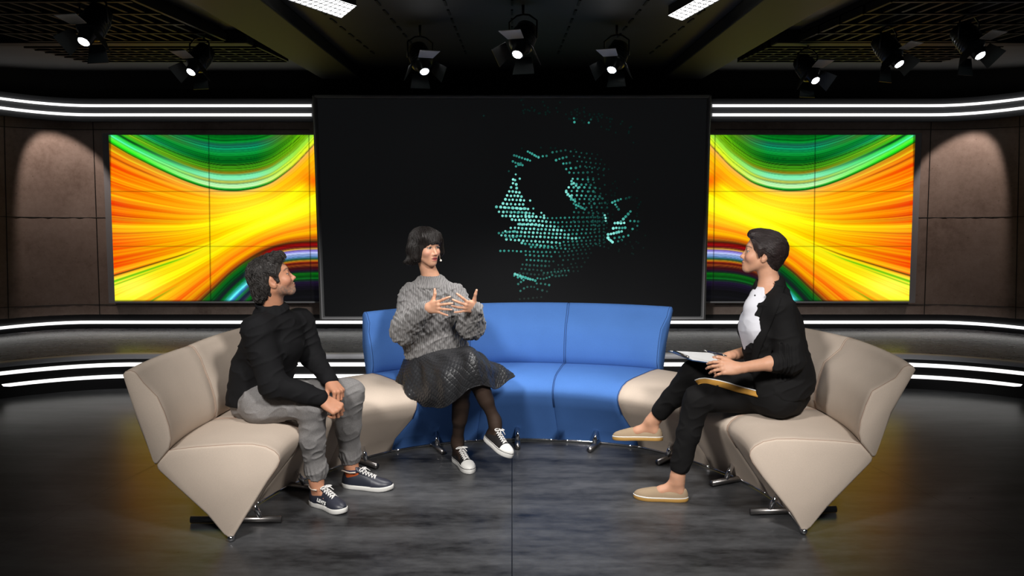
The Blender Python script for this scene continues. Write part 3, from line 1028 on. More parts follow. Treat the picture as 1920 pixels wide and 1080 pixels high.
def mesh_volume(ex, h, disp=None, damp=0.0, B=12):
    lo, hi = ex.box()
    lo = lo - (damp + 3 * h); hi = hi + (damp + 3 * h)
    n = np.ceil((hi - lo) / (h * B)).astype(int)
    bs = h * B
    gi = np.stack(np.meshgrid(*[np.arange(k) for k in n], indexing='ij'), -1).reshape(-1, 3)
    C = lo + (gi + .5) * bs
    hd = bs * math.sqrt(3) / 2
    d = ex.ev(C)
    act = gi[np.abs(d) < hd * 2.2 + damp + .01]
    l1 = np.arange(B + 1)
    loc = np.stack(np.meshgrid(l1, l1, l1, indexing='ij'), -1).reshape(-1, 3)
    NB = (n * B + 4)
    def key(ijk): return (ijk[..., 0] * NB[1] + ijk[..., 1]) * NB[2] + ijk[..., 2]
    cell_k, cell_v, quads = [], [], []
    crn = np.array([[x, y, z] for x in (0, 1) for y in (0, 1) for z in (0, 1)])
    edg = [(a, b) for a in range(8) for b in range(a + 1, 8) if np.abs(crn[a] - crn[b]).sum() == 1]
    for g in act:
        c = lo + (g + .5) * bs
        e = ex.near(c, hd + damp + 2 * h + .004)
        if e is None: continue
        base = g * B
        P = lo + (base + loc) * h
        v = e.ev(P)
        if disp is not None:
            if np.abs(v).min() > damp + h * 2: continue
            v = v + disp(P)
        if v.min() > 0 or v.max() < 0: continue
        v = v.reshape(B + 1, B + 1, B + 1)
        s = v < 0
        cnt = np.zeros((B, B, B), int); pos = np.zeros((B, B, B, 3))
        cs = [v[x:B + x, y:B + y, z:B + z] for x, y, z in crn]
        for a, b in edg:
            va, vb = cs[a], cs[b]
            m = (va < 0) != (vb < 0)
            t = np.where(m, va / np.where(m, va - vb, 1), 0)
            p = crn[a] + t[..., None] * (crn[b] - crn[a])
            pos += np.where(m[..., None], p, 0); cnt += m
        ii = np.argwhere(cnt > 0)
        if len(ii) == 0: continue
        pp = pos[tuple(ii.T)] / cnt[tuple(ii.T)][:, None]
        cell_k.append(key(ii + base)); cell_v.append(lo + (ii + base + pp) * h)
        for ax in range(3):
            sl0 = [slice(0, B)] * 3; sl1 = list(sl0); sl1[ax] = slice(1, B + 1)
            s0, s1 = s[tuple(sl0)], s[tuple(sl1)]
            idx = np.argwhere(s0 != s1)
            if len(idx) == 0: continue
            flip = s0[tuple(idx.T)]
            u_, w_ = (ax + 1) % 3, (ax + 2) % 3
            g0 = idx + base
            q = []
            for du, dw in ((0, 0), (-1, 0), (-1, -1), (0, -1)):
                r = g0.copy(); r[:, u_] += du; r[:, w_] += dw
                q.append(key(r))
            q = np.stack(q, -1)
            q[~flip] = q[~flip][:, ::-1]
            quads.append(q)
    K = np.concatenate(cell_k); V = np.concatenate(cell_v); Q = np.concatenate(quads)
    o = np.argsort(K); Ks = K[o]
    f = np.searchsorted(Ks, Q.ravel()); f = np.clip(f, 0, len(Ks) - 1)
    ok = (Ks[f] == Q.ravel()).reshape(Q.shape).all(1)
    Fc = o[f].reshape(Q.shape)[ok]
    return V, Fc


def relax(V, Fc, it=1, w=.5):
    for _ in range(it):
        acc = np.zeros_like(V); cnt = np.zeros(len(V))
        for k in range(4):
            a, b = Fc[:, k], Fc[:, (k + 1) % 4]
            for c in range(3):
                acc[:, c] += np.bincount(a, V[b, c], len(V)) + np.bincount(b, V[a, c], len(V))
            cnt += np.bincount(a, minlength=len(V)) + np.bincount(b, minlength=len(V))
        V = V + w * (acc / np.maximum(cnt, 1)[:, None] - V)
    return V


def vol(name, ex, h, mat, parent=None, disp=None, damp=0.0, paint=None, smooth_it=1):
    V, Fc = mesh_volume(ex, h, disp, damp)
    V = relax(V, Fc, smooth_it)
    me = bpy.data.meshes.new(name)
    me.vertices.add(len(V)); me.vertices.foreach_set('co', V.ravel())
    me.loops.add(Fc.size); me.loops.foreach_set('vertex_index', Fc.ravel().astype(np.int32))
    me.polygons.add(len(Fc)); me.polygons.foreach_set('loop_start', np.arange(0, Fc.size, 4)); me.polygons.foreach_set('loop_total', np.full(len(Fc), 4))
    me.update(); me.validate()
    if paint is not None:
        ca = me.color_attributes.new('Col', 'FLOAT_COLOR', 'POINT')
        vv = np.empty(len(me.vertices) * 3); me.vertices.foreach_get('co', vv); vv = vv.reshape(-1, 3)
        c = paint(vv)
        ca.data.foreach_set('color', np.concatenate([c, np.ones((len(c), 1))], -1).ravel())
    return link(name, me, mat, parent, True)


def painted(name, rough=0.5, sss=0.0, noise=0.0, spec=0.4, bumpf=0, bump=0.0):
    t = NT(name)
    an = t.n('ShaderNodeAttribute'); an.attribute_name = 'Col'
    col = an.outputs['Color']
    v = t.coord()
    if noise:
        nz = t.noise(v, 60, 4)
        mr = t.n('ShaderNodeMapRange'); t.l(nz, mr.inputs[0]); mr.inputs[3].default_value = 1 - noise; mr.inputs[4].default_value = 1 + noise
        mx = t.n('ShaderNodeMix', data_type='RGBA', blend_type='MULTIPLY'); mx.inputs[0].default_value = 1
        t.l(col, mx.inputs[6]); t.l(mr.outputs[0], mx.inputs[7]); col = mx.outputs[2]
    t.l(col, t.b.inputs['Base Color'])
    t.b.inputs['Roughness'].default_value = rough
    t.b.inputs['Specular IOR Level'].default_value = spec
    if sss:
        t.b.inputs['Subsurface Weight'].default_value = sss
        t.b.inputs['Subsurface Radius'].default_value = (0.012, 0.005, 0.003)
        t.b.inputs['Subsurface Scale'].default_value = 0.5
    if bump:
        t.bump(t.noise(v, bumpf, 3), bump, 0.001)
    return t.m


def strands(name, ex, fr, flow, n, steps, step, mat, parent, lift=(.0005, .0025), r=.0007, wave=0.0, seed=1, keep=None, disp=None):
    """fine locks of hair lying on a hair volume, all in one mesh"""
    rg = np.random.RandomState(seed)
    def sd(P): return ex.ev(P) + (disp(P) if disp is not None else 0)
    def grad(P):
        e = .0012
        g = np.stack([sd(P + np.eye(3)[k] * e) - sd(P - np.eye(3)[k] * e) for k in range(3)], 1)
        return g / (np.linalg.norm(g, axis=1, keepdims=True) + 1e-9)
    D = rg.randn(n, 3); D /= np.linalg.norm(D, axis=1, keepdims=True)
    P = np.array([fr.p(d * .15) for d in D]) + 0
    c = fr.p((-.02, 0, .03))
    for _ in range(14):                          # march inwards to the surface
        d = sd(P); P = P + (nv2(c - P)) * np.clip(d, -.01, .03)[:, None]
    off = rg.uniform(lift[0], lift[1], n)
    ph = rg.uniform(0, 6.28, n)
    path = []
    for k in range(steps):
        g = grad(P); d = sd(P)
        P = P - g * (d - off)[:, None]
        path.append(P.copy())
        f = flow(fr.loc(P)) @ fr.R.T
        if wave: f = f + wave * np.cross(g, f) * np.sin(ph + k * .9)[:, None]
        f = f - g * np.einsum('ij,ij->i', f, g)[:, None]
        f /= np.linalg.norm(f, axis=1, keepdims=True) + 1e-9
        P = P + f * step
    Pt = np.stack(path, 1)                       # n, steps, 3
    Lc = fr.loc(Pt.reshape(-1, 3)).reshape(n, steps, 3)
    ok = np.ones(n, bool) if keep is None else keep(Lc)
    Pt = Pt[ok]
    vs, fs = [], []
    T = np.gradient(Pt, axis=1); T /= np.linalg.norm(T, axis=-1, keepdims=True) + 1e-9
    rad = Pt - c; S1 = np.cross(T, rad); S1 /= np.linalg.norm(S1, axis=-1, keepdims=True) + 1e-9; S2 = np.cross(S1, T)
    w = r * (np.sin(np.linspace(.35, math.pi - .12, steps)) + .12)[None, :, None]
    V = np.stack([Pt + S1 * w, Pt - S1 * w * .5 + S2 * w * .8, Pt - S1 * w * .5 - S2 * w * .8], 2)   # m, steps, 3, 3
    m = len(V); idx = np.arange(m * steps * 3).reshape(m, steps, 3)
    q = [np.stack([idx[:, :-1, a], idx[:, :-1, b], idx[:, 1:, b], idx[:, 1:, a]], -1).reshape(-1, 4) for a, b in ((0, 1), (1, 2), (2, 0))]
    Fc = np.concatenate(q)
    me = bpy.data.meshes.new(name)
    me.vertices.add(m * steps * 3); me.vertices.foreach_set('co', V.ravel())
    me.loops.add(Fc.size); me.loops.foreach_set('vertex_index', Fc.ravel().astype(np.int32))
    me.polygons.add(len(Fc)); me.polygons.foreach_set('loop_start', np.arange(0, Fc.size, 4)); me.polygons.foreach_set('loop_total', np.full(len(Fc), 4))
    me.update()
    o = link(name, me, mat, parent, True); o['kind'] = 'stuff'
    return o


def nv2(a): return a / (np.linalg.norm(a, axis=1, keepdims=True) + 1e-9)


M_EYE = painted('eyeball', 0.12, 0, 0, .5)
M_SKIN = painted('skin', 0.5, 0.12, 0.07, 0.35, 300, 0.12)


def frame(o, yaw, pitch=0, roll=0, s=1.0):
    """head frame: +x face forward, +y the person's left, +z up. yaw 0 faces +X"""
    R = (Matrix.Rotation(math.radians(yaw), 3, 'Z') @ Matrix.Rotation(math.radians(-pitch), 3, 'Y') @ Matrix.Rotation(math.radians(roll), 3, 'X'))
    return A3(o), np.array([[R[i][j] for j in range(3)] for i in range(3)]), s


class Fr:
    def __init__(s, o, yaw, pitch=0, roll=0, sc=1.0):
        s.o, s.R, s.s = frame(o, yaw, pitch, roll, sc)
    def p(s, v): return s.o + s.R @ (np.array(v, float) * s.s)
    def cone(s, a, b, ra, rb, flat=None, fs=1.0):
        return Cone(s.p(a), s.p(b), ra * s.s, rb * s.s, None if flat is None else s.R @ np.array(flat, float), fs)
    def ell(s, c, r, rx=0, ry=0, rz=0):
        L = Matrix.Rotation(math.radians(rz), 3, 'Z') @ Matrix.Rotation(math.radians(ry), 3, 'Y') @ Matrix.Rotation(math.radians(rx), 3, 'X')
        L = np.array([[L[i][j] for j in range(3)] for i in range(3)])
        return Ell(s.p(c), np.array(r, float) * s.s, s.R @ L)
    def half(s, o, n): return Half(s.p(o), s.R @ np.array(n, float))
    def loc(s, P): return ((P - s.o) @ s.R) / s.s


def head_parts(f, female=False, mouth_open=0.0):
    w = 0.94 if female else 1.0
    jw = 0.95 if female else 1.0
    base = U(.022, [
        f.ell((-.008, 0, .036), (.096, .074 * w, .084)),
        f.ell((-.040, 0, .020), (.068, .068 * w, .072)),
        f.ell((.036, 0, -.022), (.054, (.064 if female else .060) * w, .078)),
        f.cone((-.002, .046 * w, -.048), (.058, .014 * jw, -.096), .022, .019), f.cone((-.002, -.046 * w, -.048), (.058, -.014 * jw, -.096), .022, .019),
        f.ell((.074, 0, -.099), (.016, .018 * jw, .014)),
        f.ell((.060, .040 * w, -.032), (.026, .022, .022)), f.ell((.060, -.040 * w, -.032), (.026, .022, .022)),
        f.cone((.078, -.024, .020), (.078, .024, .020), .012 if female else .0145, .012 if female else .0145),
        f.ell((.074, 0, -.068), (.019, .026, .022)),
    ])
    base = Cut(.012, base, U(0, [f.ell((.099, .031, -.001), (.013, .017, .010)), f.ell((.099, -.031, -.001), (.013, .017, .010))]))
    nose = U(.006, [f.cone((.083, 0, .004), (.104, 0, -.036), .0085, .0095), f.ell((.106, 0, -.040), (.0105, .0095, .009)),
                    f.ell((.095, .0115, -.044), (.010, .0065, .007)), f.ell((.095, -.0115, -.044), (.010, .0065, .007))])
    lips = U(.003, [f.ell((.0905, 0, -.0650), (.0095, .0215, .0055)), f.ell((.0895, 0, -.0750 - mouth_open), (.0095, .0185, .0065))])
    eyes = U(0, [f.ell((.0735, .031, -.001), (.0125, .0135, .0115)), f.ell((.0735, -.031, -.001), (.0125, .0135, .0115))])
    lids = U(.003, [f.cone((.083, y0, z0), (.0855, y1, z1), .0035, .0035) for sg in (1, -1) for (y0, z0, y1, z1) in
                    ((sg * .018, .004, sg * .031, .0085), (sg * .031, .0085, sg * .044, .003))])
    b = U(.010, [base, nose])
    b = U(.005, [b, lips, lids])
    ears = []
    for sg in (1, -1):
        e = U(.004, [f.ell((-.012, sg * .074 * w, -.012), (.017, .008, .030), rx=0, ry=-12, rz=sg * 20),
                     f.cone((-.004, sg * .072 * w, -.036), (.002, sg * .070 * w, -.030), .009, .008)])
        e = Cut(.004, e, f.ell((-.006, sg * .083 * w, -.008), (.009, .006, .017), ry=-12, rz=sg * 20))
        ears.append(e)
    b = U(.006, [b] + ears)
    return U(.002, [b, eyes])


def lipcol(P, f, cols):
    pass


def head_paint(f, C, P, lip, brow, iris, beard=None, gaze=(0, 0), cheek=None, pout=0.0):
    """colours of a face, in the head's own coordinates"""
    L = f.loc(P)
    x, y, z = L.T
    ay = np.abs(y)
    def blend(m, col):
        C[:] = C * (1 - m[:, None]) + np.array(col) * m[:, None]
    near = (np.abs(x) < .16) & (ay < .12) & (z > -.14) & (z < .15)
    front = np.clip((x - .03) / .03, 0, 1) * near
    if cheek is not None:
        blend(np.exp(-(((ay - .043) / .022) ** 2 + ((z + .035) / .02) ** 2)) * .45 * front, cheek)
        blend(np.exp(-(((x - .11) / .02) ** 2 + (y / .016) ** 2 + ((z + .04) / .012) ** 2)) * .35 * near, cheek)
    if beard is not None:
        jaw = 1 / (1 + np.exp((z + .047 + .02 * np.clip((x - .02) / .07, -1, 1) - .012 * (ay < .03)) / .005))
        nosecut = 1 - np.exp(-((y / .014) ** 2 + ((z + .04) / .012) ** 2))
        bm = jaw * nosecut * np.clip((x + .012) / .02, 0, 1) * near * (z > -.14)
        nn = vnoise(P, 420) * .6 + vnoise(P, 180) * .5
        blend(np.clip(bm * (nn * 1.35 - .10), 0, .88), beard)
        grey = np.exp(-(((x - .085) / .02) ** 2 + (y / .022) ** 2 + ((z + .098) / .016) ** 2)) * near
        blend(grey * .5 * nn, (.42, .38, .34))
    lm = np.exp(-((np.maximum(np.abs(y) - .010, 0) / .0085) ** 2 + ((z + .070 + pout * .3) / (.0075 + pout)) ** 4)) * np.clip((x - .083) / .004, 0, 1)
    blend(lm * near, lip)
    ml = np.exp(-(((z + .0698 + pout * .4) / (.0016 + pout * .45)) ** 2)) * (ay < .021) * (x > .082) * near
    blend(ml * .75, (.10, .03, .025))
    zb = .0215 + .004 * np.clip((ay - .02) / .02, 0, 1) - .006 * np.clip((ay - .042) / .01, 0, 1)
    bm = np.exp(-(((z - zb) / .0036) ** 2)) * np.clip((ay - .012) / .004, 0, 1) * np.clip((.054 - ay) / .006, 0, 1) * (x > .06) * near
    blend(bm * .85, brow)
    eye = (((ay - .031) / .0138) ** 2 + ((z + .001) / .0078) ** 2 < 1) & (x > .076)
    em = eye.astype(float) * near
    blend(em, (.40, .36, .33))
    ir = ((np.abs(y - .031 - gaze[0]) < .02) * (((y - .031 - gaze[0]) / .0066) ** 2 + ((z + .001 - gaze[1]) / .0072) ** 2 < 1)) | \
         ((np.abs(y + .031 - gaze[0]) < .02) * (((y + .031 - gaze[0]) / .0066) ** 2 + ((z + .001 - gaze[1]) / .0072) ** 2 < 1))
    blend((ir & eye).astype(float) * near, iris)
    lash = np.exp(-(((np.sqrt(((ay - .031) / .0135) ** 2 + ((z + .001) / .0088) ** 2) - 1) / .17) ** 2)) * (z > -.003) * (x > .07) * near
    blend(lash * .8, (.03, .02, .018))
    nost = np.exp(-(((ay - .0075) / .0035) ** 2 + ((z + .0505) / .0028) ** 2 + ((x - .100) / .009) ** 2)) * near
    blend(nost * .9, (.06, .02, .015))
    eari = np.exp(-(((x + .006) / .008) ** 2 + ((z + .010) / .014) ** 2)) * (ay > .066) * near
    blend(eari * .35, (.35, .12, .08))
    return C


def eyeballs(f, parent, iris, gaze=(0, 0)):
    for sg in (1, -1):
        n1, n2 = 40, 32
        vs, cs = [], []
        for i in range(n2 + 1):
            th = math.pi * .5 * i / n2
            for j in range(n1):
                a = 2 * math.pi * j / n1
                l = np.array([math.cos(th), math.sin(th) * math.cos(a), math.sin(th) * math.sin(a)])
                q = np.array([.0735, sg * .031, -.001]) + l * np.array([.0130, .0140, .0120])
                vs.append(tuple(f.p(q)))
                d = math.hypot(q[1] - sg * .031 - gaze[0], q[2] + .001 - gaze[1])
                c = (.42, .38, .35) if d > .0060 else (iris if d > .0026 else (.004, .004, .004))
                if .0052 < d < .0062: c = tuple(.4 * x for x in iris)
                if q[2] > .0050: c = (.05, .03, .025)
                cs.append(c)
        fs = [(i * n1 + j, i * n1 + (j + 1) % n1, (i + 1) * n1 + (j + 1) % n1, (i + 1) * n1 + j) for i in range(n2) for j in range(n1)]
        me = bpy.data.meshes.new('eye'); me.from_pydata(vs, [], fs)
        ca = me.color_attributes.new('Col', 'FLOAT_COLOR', 'POINT')
        ca.data.foreach_set('color', np.concatenate([np.array(cs), np.ones((len(cs), 1))], 1).ravel())
        link('eye', me, M_EYE, parent, True)


def nv(v): v = np.array(v, float); return v / np.linalg.norm(v)


def hand(W, f, b, side, s=1.0, curls=None, splay=None, thumb=None, nails=None):
    """W wrist, f towards the knuckles, b out of the back of the hand, side 'R' or 'L'.
    curls: four lists of three bend angles; thumb: three directions as (f, t, b) weights."""
    W, f = A3(W), nv(f); b = np.array(b, float); b = nv(b - f * (b @ f))
    t = np.cross(b, f) if side == 'R' else np.cross(f, b)
    pt = lambda x, y, z: W + s * (f * x + t * y + b * z)
    curls = curls or [(15, 20, 12)] * 4
    splay = splay or (8, 2, -5, -12)
    kn = [(.088, .030, .002), (.092, .010, .005), (.088, -.010, .003), (.079, -.028, -.001)]
    root = [(.012, .018, 0), (.010, .006, .001), (.010, -.007, .001), (.012, -.018, -.001)]
    palm = [Cone(pt(*r0), pt(*k0), .0165 * s, .0112 * s, b, 1.12) for r0, k0 in zip(root, kn)]
    palm.append(Cone(pt(-.02, 0, 0), pt(.015, 0, 0), .026 * s, .026 * s, b, 1.35))
    palm.append(Ell(pt(.045, .024, -.010), (.03 * s, .018 * s, .016 * s), np.stack([f, t, b], 1)))
    palm.append(Ell(pt(.045, -.022, -.008), (.034 * s, .014 * s, .015 * s), np.stack([f, t, b], 1)))
    palm = U(.012 * s, palm)
    segs = [(.042, .026, .021), (.046, .029, .022), (.042, .027, .021), (.033, .020, .019)]
    rad = [(.0096, .0086, .0078, .0066), (.0098, .0088, .0080, .0068), (.0094, .0083, .0075, .0064), (.0084, .0074, .0066, .0057)]
    fingers = []
    tips = []
    for i in range(4):
        a = math.radians(splay[i])
        ff = f * math.cos(a) + t * math.sin(a)
        p = pt(*kn[i]); th = 0; ch = []
        for j in range(3):
            th += math.radians(curls[i][j])
            d = ff * math.cos(th) - b * math.sin(th)
            q = p + d * segs[i][j] * s
            ch.append(Cone(p, q, rad[i][j] * s, rad[i][j + 1] * s))
            p = q
        nb = b * math.cos(th) + ff * math.sin(th)
        tips.append((p + nb * rad[i][3] * s * .8, d))
        fingers.append(U(.003, ch))
    th_dirs = thumb or [(.62, .75, -.15), (.80, .58, -.1), (.93, .35, -.1)]
    p = pt(.018, .014, -.008); ch = []
    for (L_, ra, rb), w in zip(((.045, .0165, .0125), (.034, .0118, .0100), (.028, .0100, .0078)), th_dirs):
        w = np.array(w, float); d = nv(f * w[0] + t * w[1] + b * w[2]); q = p + d * L_ * s
        ch.append(Cone(p, q, ra * s, rb * s)); p = q
    tips.append((p + b * .006 * s, d))
    fingers.append(U(.005, ch))
    if nails is not None: nails.extend([(tp, s) for tp in tips])
    return U(0, [U(.009 * s, [palm, fg]) for fg in fingers])


# ------------------------------------------------------------------ shoes
def shoe_frame(heel, toe, up=(0, 0, 1)):
    """origin at the heel on the sole's underside, x towards the toe"""
    heel, toe = Vector(heel), Vector(toe)
    x = (toe - heel).normalized(); up = Vector(up); y = up.cross(x).normalized(); z = x.cross(y)
    return Matrix(((x.x, y.x, z.x, heel.x), (x.y, y.y, z.y, heel.y), (x.z, y.z, z.z, heel.z), (0, 0, 0, 1))), (toe - heel).length


def sole_outline(L, s=1.0, left=1, n=40):
    """closed outline of a shoe sole; left=+1 bends the toe for a left shoe"""
    pts = []
    for i in range(n):
        a = 2 * math.pi * i / n
        cx = .5 - .5 * math.cos(a)
        x = L * cx
        w = np.interp(cx, [0, .02, .06, .15, .3, .45, .6, .72, .82, .9, .96, .99, 1], [0, .014, .023, .031, .033, .034, .041, .0455, .044, .036, .023, .012, 0]) * s
        y = w * (1 if i <= n / 2 else -1) + left * -.010 * s * (math.sin(math.pi * cx) - .3)
        pts.append((x, y))
    return pts


def extrude_outline(mb, M, pts, z0, z1, grow0=0.0, grow1=0.0, zf=None):
    n = len(pts)
    cx = sum(p[0] for p in pts) / n; cy = sum(p[1] for p in pts) / n
    rings = []
    for z, g in ((z0, grow0), (z0 + (z1 - z0) * .12, (grow0 + grow1) / 2 + .0015), (z0 + (z1 - z0) * .88, grow1 + .0015), (z1, grow1 - .0005)):
        ring = []
        for x, y in pts:
            l = math.hypot(x - cx, y - cy)
            k = 1 + g / l
            ring.append(M @ Vector((cx + (x - cx) * k, cy + (y - cy) * k, z + (zf(x) if zf else 0))))
        rings.append(ring)
    vs = [p for r in rings for p in r]
    fs = [(i * n + j, i * n + (j + 1) % n, (i + 1) * n + (j + 1) % n, (i + 1) * n + j) for i in range(3) for j in range(n)]
    fs.append(tuple(range(n))[::-1]); fs.append(tuple(3 * n + j for j in range(n)))
    mb.add(vs, fs)


def upper_loft(M, L, s, left, z0, stations, mat, name, parent, expand=0.0, n=22, open_from=None):
    """stations: (x fraction, width factor, height, squareness)"""
    rows = []
    for cx, wf, hgt, pw in stations:
        w = np.interp(cx, [0, .02, .06, .15, .3, .45, .6, .72, .82, .9, .96, .99, 1], [.004, .014, .023, .031, .033, .034, .041, .0455, .044, .036, .023, .012, .003]) * s * wf + expand
        yc = left * -.010 * s * (math.sin(math.pi * cx) - .3)
        row = []
        for j in range(n + 1):
            a = math.pi * j / n
            cc, ss = math.cos(a), math.sin(a)
            y = w * math.copysign(abs(cc) ** (2 / pw), cc)
            z = (hgt + expand) * abs(ss) ** (2 / pw)
            row.append(M @ Vector((cx * L, yc + y, z0 + z)))
        rows.append(row)
    mb = MB(); mb.grid(rows)
    o = mb.build(name, mat, parent, smooth=True, subd=1)
    return o


M_NAVY = plain('navy_leather', (0.018, 0.021, 0.034), 0.45)
M_NAVY2 = plain('navy_leather_overlay', (0.028, 0.03, 0.045), 0.4)
M_WHITE_RUB = plain('white_rubber', (0.72, 0.71, 0.68), 0.5)
M_LACE = fabric('white_lace', (0.78, 0.76, 0.74), 1500, .06, .3)
M_CANVAS = fabric('black_canvas', (0.014, 0.013, 0.014), 1400, .3, .3)
M_DARKLINE = plain('dark_rubber_line', (0.02, 0.02, 0.025), .5)
M_TANCANVAS = fabric('tan_canvas', (0.33, 0.245, 0.16), 1500, .15, .4)
M_GUM = plain('gum_rubber', (0.42, 0.235, 0.06), .5)
M_RED = plain('red_tag', (0.5, .02, .03), .5)
M_LINING = plain('cream_lining', (.62, .53, .45), .7)


def laces(M, L, s, left, z0, x0, x1, h0, h1, parent, rows=5, bow=True, r=.0026):
    """criss-cross laces over the instep, from x0 (ankle) to x1 (toe side)"""
    mb = MB()
    yc = lambda cx: left * -.010 * s * (math.sin(math.pi * cx) - .3)
    def pt(cx, y, lift=0):
        hh = h0 + (h1 - h0) * (cx - x0) / (x1 - x0)
        return M @ Vector((cx * L, yc(cx) + y, z0 + hh - abs(y / .022) ** 2 * .012 + .004 + lift))
    for i in range(rows):
        ca = x0 + (x1 - x0) * i / rows; cb = x0 + (x1 - x0) * (i + 1) / rows
        wy = .021 * s
        for sg in (1, -1):
            mb.tube([pt(ca, sg * wy, -.001), pt(ca * .7 + cb * .3, sg * wy * .5, .002), pt(ca * .3 + cb * .7, -sg * wy * .5, .001 + .0018 * sg), pt(cb, -sg * wy, -.001)], r * s, 6)
    mb.tube([pt(x1, .02 * s, 0), pt(x1, 0, .003), pt(x1, -.02 * s, 0)], r * s, 6)
    if bow:
        for sg in (1, -1):
            c = pt(x0 + .03, 0, .006)
            R3 = M.to_3x3()
            loop = []
            for k in range(11):
                a = math.pi * 2 * k / 10
                loop.append(c + R3 @ Vector((-.006 * math.sin(a) * 1.6, sg * (.018 - .018 * math.cos(a)), .004 + .008 * math.sin(a * .5) - (.018 - .018 * math.cos(a)) * .35)))
            mb.tube(loop, r * s, 6)
            mb.tube([c, c + R3 @ Vector((.018, sg * .010, .003)), c + R3 @ Vector((.034, sg * .020, -.012))], r * .9 * s, 6)
    return mb.build('laces', M_LACE, parent, True)


def sneaker(name_label, heel, toe, left, up, parent, kind, s=1.0):
    M, L = shoe_frame(heel, toe, up)
    so = sole_outline(L, s, left)
    mb = MB(); mb.v = []
    if kind == 'navy':
        zf = lambda x: .004 * max(0, (x / L - .75) / .25) ** 2 * 2
        extrude_outline(mb, M, so, 0, .024 * s, -.001, .001, zf)
        shoe = upper_loft(M, L, s, left, .020 * s, [(.004, 1, .030, 2.4), (.03, 1, .058, 2.3), (.07, 1.03, .074, 2.3), (.14, 1.04, .071, 2.4), (.24, 1.03, .066, 2.4), (.33, 1.0, .070, 2.2), (.42, .97, .076, 2.0), (.52, .94, .066, 2.0), (.62, .95, .055, 2.0), (.74, .95, .043, 2.1), (.85, .95, .034, 2.2), (.93, .95, .027, 2.2), (.98, .95, .016, 2.2), (.997, .9, .006, 2.2)], M_NAVY, 'shoe', parent)
        shoe['label'] = name_label
        mb.build('sole', M_WHITE_RUB, shoe, smooth=True)
        upper_loft(M, L, s, left, .021 * s, [(.62, .99, .0555, 2.0), (.74, .99, .044, 2.1), (.85, .99, .035, 2.2), (.93, .99, .0282, 2.2), (.98, .98, .017, 2.2)], M_NAVY2, 'toe_overlay', shoe, .0012)
        # tongue and collar
        c = Fr((0, 0, 0), 0)
        mb = MB()
        yc = left * -.010 * s * (math.sin(math.pi * .36) - .3)
        rows = []
        for cx, hh, wy in ((.30, .108, .018), (.34, .104, .022), (.42, .092, .022), (.52, .078, .020)):
            rows.append([M @ Vector((cx * L, yc + wy * u, .020 * s + hh - .010 * u * u - (.015 if cx > .3 else 0.0))) for u in (-1, -.5, 0, .5, 1)])
        mb.grid(rows); mb.build('tongue', M_NAVY2, shoe, smooth=True, solid=.006)
        mb = MB()
        col = []
        for k in range(17):
            a = k / 16
            cx = .33 - .310 * math.sin(math.pi * a) ** .6
            side = math.cos(math.pi * a)
            w = float(np.interp(cx, [0, .02, .06, .15, .3, .45], [.006, .014, .023, .031, .033, .034])) * s * 1.12 * max(-1, min(1, side * 2.2))
            hh = np.interp(cx, [.015, .07, .16, .26, .33], [.070, .078, .074, .069, .076])
            col.append(M @ Vector((cx * L, yc * .6 + w, .022 * s + hh)))
        mb.tube(col, .004, 8); mb.build('collar_trim', M_LINING, shoe, smooth=True)
        laces(M, L, s, left, .020 * s, .40, .68, .080, .052, shoe, 5)
    elif kind == 'canvas':
        extrude_outline(mb, M, so, 0, .030 * s, -.001, .001)
        shoe = upper_loft(M, L, s, left, .024 * s, [(.004, 1, .030, 2.4), (.03, 1, .055, 2.3), (.07, 1, .064, 2.2), (.14, .97, .058, 2.2), (.24, .96, .056, 2.2), (.33, .94, .066, 2.0), (.42, .92, .070, 1.9), (.52, .92, .060, 1.9), (.62, .94, .048, 2.0), (.74, .95, .036, 2.2), (.85, .95, .028, 2.3), (.93, .95, .022, 2.3), (.98, .95, .014, 2.2), (.997, .9, .006, 2.2)], M_CANVAS, 'shoe', parent)
        shoe['label'] = name_label
        mb.build('sole', M_WHITE_RUB, shoe, smooth=True)
        upper_loft(M, L, s, left, .024 * s, [(.74, 1.0, .0375, 2.2), (.80, 1.0, .0335, 2.3), (.85, 1.0, .030, 2.3), (.93, 1.0, .024, 2.3), (.98, 1.0, .016, 2.2), (.999, .95, .007, 2.2)], M_WHITE_RUB, 'toe_cap', shoe, .0015)
        mb = MB(); mb.tube([M @ Vector((x, y, .029 * s)) + Vector((0, 0, 0)) for x, y in sole_outline(L + .001, s * 1.05, left)], .0016, 6, loop=True)
        mb.build('sole_stripe', M_DARKLINE, shoe, True)
        laces(M, L, s, left, .024 * s, .36, .70, .072, .040, shoe, 6)
    else:
        extrude_outline(mb, M, so, 0, .020 * s, -.001, .001)
        shoe = upper_loft(M, L, s, left, .022 * s, [(.004, 1, .020, 2.4), (.03, 1, .044, 2.3), (.07, 1, .050, 2.2), (.14, 1.0, .046, 2.4), (.24, 1.0, .042, 2.5), (.33, .99, .040, 2.5), (.42, .97, .043, 2.4), (.52, .95, .046, 2.1), (.58, .95, .050, 2.0), (.66, .95, .046, 2.0), (.76, .95, .038, 2.1), (.87, .95, .030, 2.2), (.94, .95, .023, 2.2), (.98, .95, .014, 2.2), (.997, .9, .005, 2.2)], M_TANCANVAS, 'shoe', parent)
        shoe['label'] = name_label
        mb.build('sole', M_GUM, shoe, smooth=True)
        mb = MB(); extrude_outline(mb, M, so, .0195 * s, .0245 * s, .0012, .0012); mb.build('white_welt', M_WHITE_RUB, shoe, smooth=True)
    return shoe, M, L

